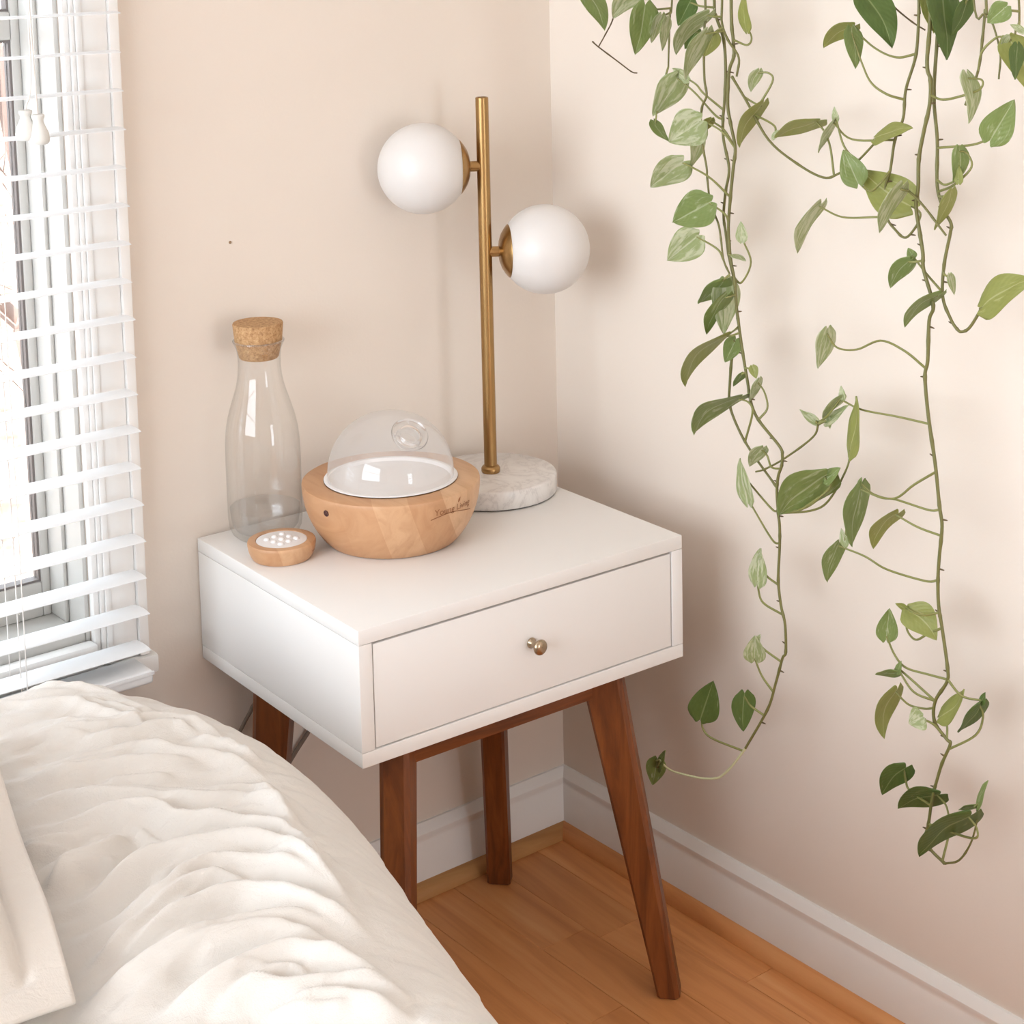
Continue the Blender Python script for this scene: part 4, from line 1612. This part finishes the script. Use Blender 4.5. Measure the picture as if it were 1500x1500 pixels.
Lf(1257, 269, 1235, 219, 36, 'green', 0, [(1299, 254), (1290, 268), (1274, 280)], -0.01)
Lf(1334, 302, 1262, 249, 60, 'olive', 4, [(1346, 322), (1348, 312)], 0.012)
Lf(1322, 272, 1288, 341, 23, 'pale', -4, off=-0.02)
Lf(1203, 299, 1168, 371, 21, 'pale', -8, [(1299, 317), (1281, 318), (1234, 318)])
# --- lower part of the left vine
Lf(1118, 656, 1098, 684, 20, 'pale', -2, [(1143, 690), (1130, 684), (1124, 668)], -0.01)
Lf(1096, 737, 1084, 671, 20, 'pale', 2, [(1138, 796), (1130, 789)], -0.01)
Lf(1095, 703, 1083, 697, 8, 'pale', 0, [(1138, 746), (1130, 745)])
Lf(1211, 697, 1140, 756, 54, 'green', -6, [(1140, 752), (1167, 748), (1186, 738), (1216, 714)], -0.03)
Lf(1208, 704, 1231, 685, 17, 'green', 0, [(1140, 752), (1179, 744), (1214, 715)], -0.028)
Lf(1109, 856, 1113, 803, 25, 'pale', 0, [(1140, 899), (1118, 883), (1111, 864)])
Lf(1110, 818, 1115, 803, 8, 'pale', 0, [(1139, 850), (1121, 841)])
Lf(1105, 968, 1106, 931, 30, 'pale', 0, [(1130, 1005), (1116, 990)])
Lf(1108, 941, 1114, 929, 7, 'pale', 0, [(1144, 963), (1118, 950)])
Lf(1026, 1053, 1045, 997, 42, 'dark', 0, [(1088, 1098), (1044, 1082), (1030, 1068)], -0.01)
Lf(1091, 1016, 1089, 1072, 32, 'dark', -2, [(1120, 1046), (1100, 1034)], -0.01)
Lf(963, 1112, 956, 1150, 27, 'green', 0)
Lf(964, 1126, 975, 1099, 10, 'green', 0)
# --- yellow hanging leaf and its wings
Lf(1244, 664, 1254, 580, 17, 'olive', -4, [(1140, 752), (1188, 748), (1214, 733), (1240, 687)], -0.004)
Lf(1233, 582, 1205, 614, 13, 'pale', -2, [(1358, 617), (1313, 610), (1262, 600)])
Lf(1234, 585, 1232, 565, 9, 'pale', 0)
Lf(1199, 618, 1171, 600, 12, 'pale', 2)
Lf(1210, 617, 1243, 593, 12, 'pale', -2)
Lf(1214, 611, 1216, 628, 8, 'pale', 0)
# --- vines nearer the camera, top to bottom
Lf(1251, 38, 1206, 70, 25, 'olive', -5, [(1339, 84), (1313, 84), (1281, 70)])
Lf(1247, 42, 1253, 101, 25, 'green', 2, [(1323, 147), (1299, 138), (1276, 121), (1262, 91)], -0.01)
Lf(1266, -8, 1307, 71, 46, 'dark', 6, off=-0.012)
Lf(1377, -20, 1387, 88, 42, 'dark', 3, off=0.012)
Lf(1417, 2, 1394, 52, 22, 'dark', 2, off=0.02)
Lf(1360, -14, 1368, 49, 26, 'olive', 0, off=0.018)
Lf(1475, 9, 1446, 34, 30, 'green', 0, off=-0.004)
Lf(1478, 58, 1510, 138, 46, 'olive', 6, off=0.006)
Lf(1490, 66, 1487, 117, 20, 'dark', 0, off=-0.01)
Lf(1500, 46, 1479, 36, 10, 'pale', 0, off=-0.02)
Lf(1415, 109, 1419, 181, 23, 'pale', 8, [(1368, 140), (1381, 146), (1407, 141), (1435, 131), (1438, 117)], -0.01)
Lf(1450, 206, 1486, 146, 44, 'green', 0, [(1376, 212), (1425, 212)])
Lf(1405, 217, 1395, 269, 23, 'green', 6, [(1376, 280), (1397, 271), (1423, 245), (1416, 224)])
Lf(1404, 268, 1403, 239, 13, 'olive', 0)
Lf(1394, 280, 1369, 337, 17, 'olive', 2)
Lf(1476, 52, 1466, 70, 10, 'pale', 0, [(1418, 107), (1439, 75), (1460, 55)])
Lf(1338, 378, 1330, 363, 14, 'green', 0, [(1377, 428), (1358, 402)])
Lf(1333, 381, 1304, 422, 26, 'green', -4, off=-0.006)
Lf(1377, 431, 1325, 479, 19, 'green', -8, off=-0.01)
Lf(1392, 402, 1398, 432, 11, 'pale', 0)
Lf(1439, 450, 1514, 409, 44, 'olive', 6)
Lf(1212, 483, 1198, 540, 25, 'pale', 2, [(1358, 533), (1325, 514), (1290, 499), (1255, 512), (1226, 509)])
Lf(1262, 712, 1248, 801, 31, 'green', -4, [(1376, 743), (1360, 747), (1313, 732), (1290, 729)])
Lf(1258, 712, 1262, 699, 6, 'green', 0, [(1368, 691), (1339, 710), (1311, 730), (1280, 724)])
Lf(1316, 752, 1279, 804, 23, 'olive', -9, [(1379, 783), (1344, 772)])
Lf(1230, 796, 1212, 853, 25, 'green', -4, [(1372, 845), (1355, 851), (1299, 834), (1267, 815)])
Lf(1238, 800, 1232, 774, 11, 'pale', 0)
Lf(1330, 894, 1372, 938, 44, 'olive', 6, [(1379, 920), (1360, 928), (1341, 937), (1328, 920)])
Lf(1330, 893, 1311, 884, 9, 'olive', 0)
Lf(1298, 937, 1303, 891, 29, 'green', 0, [(1386, 985), (1360, 988), (1327, 978), (1311, 960)])
Lf(1314, 985, 1282, 988, 10, 'green', 1, [(1327, 978), (1318, 981)])
Lf(1314, 986, 1320, 968, 9, 'green', 0)
Lf(1314, 1010, 1295, 1082, 27, 'olive', -9, [(1368, 1032), (1354, 1038), (1331, 1032)])
Lf(1352, 1050, 1331, 1060, 32, 'pale', 0, [(1382, 1069), (1366, 1060)], -0.015)
Lf(1376, 1050, 1412, 1009, 21, 'olive', -6, [(1390, 1083), (1387, 1062)])
Lf(1438, 1030, 1403, 1073, 16, 'dark', 3, [(1393, 1090), (1429, 1077), (1440, 1050)])
Lf(1437, 1031, 1443, 1014, 9, 'dark', 0)
Lf(1327, 1124, 1292, 1164, 33, 'dark', -4, [(1361, 1169), (1333, 1158), (1327, 1144)])
Lf(1376, 1164, 1315, 1184, 31, 'dark', -4, [(1388, 1258), (1390, 1218), (1387, 1183)], 0.004)
Lf(1431, 1180, 1447, 1143, 9, 'green', 0)
Lf(1431, 1180, 1404, 1187, 7, 'green', 0)
Lf(1421, 1194, 1346, 1254, 33, 'dark', -6, [(1375, 1231), (1424, 1228), (1431, 1214)], -0.02)
# --- leaves higher up the vines, above the photograph's frame
rl = random.Random(21)
upper = [(v, k) for k in ('a', 'b', 'c', 'c2', 'd', 'g', 'h', 'i', 'j', 'm', 'n') for v in vine_pts[k][8:] if v.z > 1.36]
for _ in range(44):
    v, k = rl.choice(upper)
    d = ray(0, 0)
    rel = np.array(v) - CAM
    dep = rel @ AX_F
    px, py = PPX + F_PX * (rel @ AX_R) / dep, PPY + F_PX * (rel @ AX_D) / dep
    sx = rl.choice((-1, 1))
    bx_, by_ = px + sx * rl.uniform(12, 36), py + rl.uniform(-8, 16)
    ln = rl.uniform(46, 74)
    tx_, ty_ = bx_ + sx * ln * rl.uniform(0.2, 0.7), by_ + ln * rl.uniform(0.6, 0.9)
    if ty_ > -20:
        continue
    Lf(bx_, by_, tx_, ty_, ln * rl.uniform(0.4, 0.75), rl.choice(('pale', 'green', 'green', 'dark', 'olive')), sx * rl.uniform(-4, 4), None, (v.x - PLX) * 0.6)
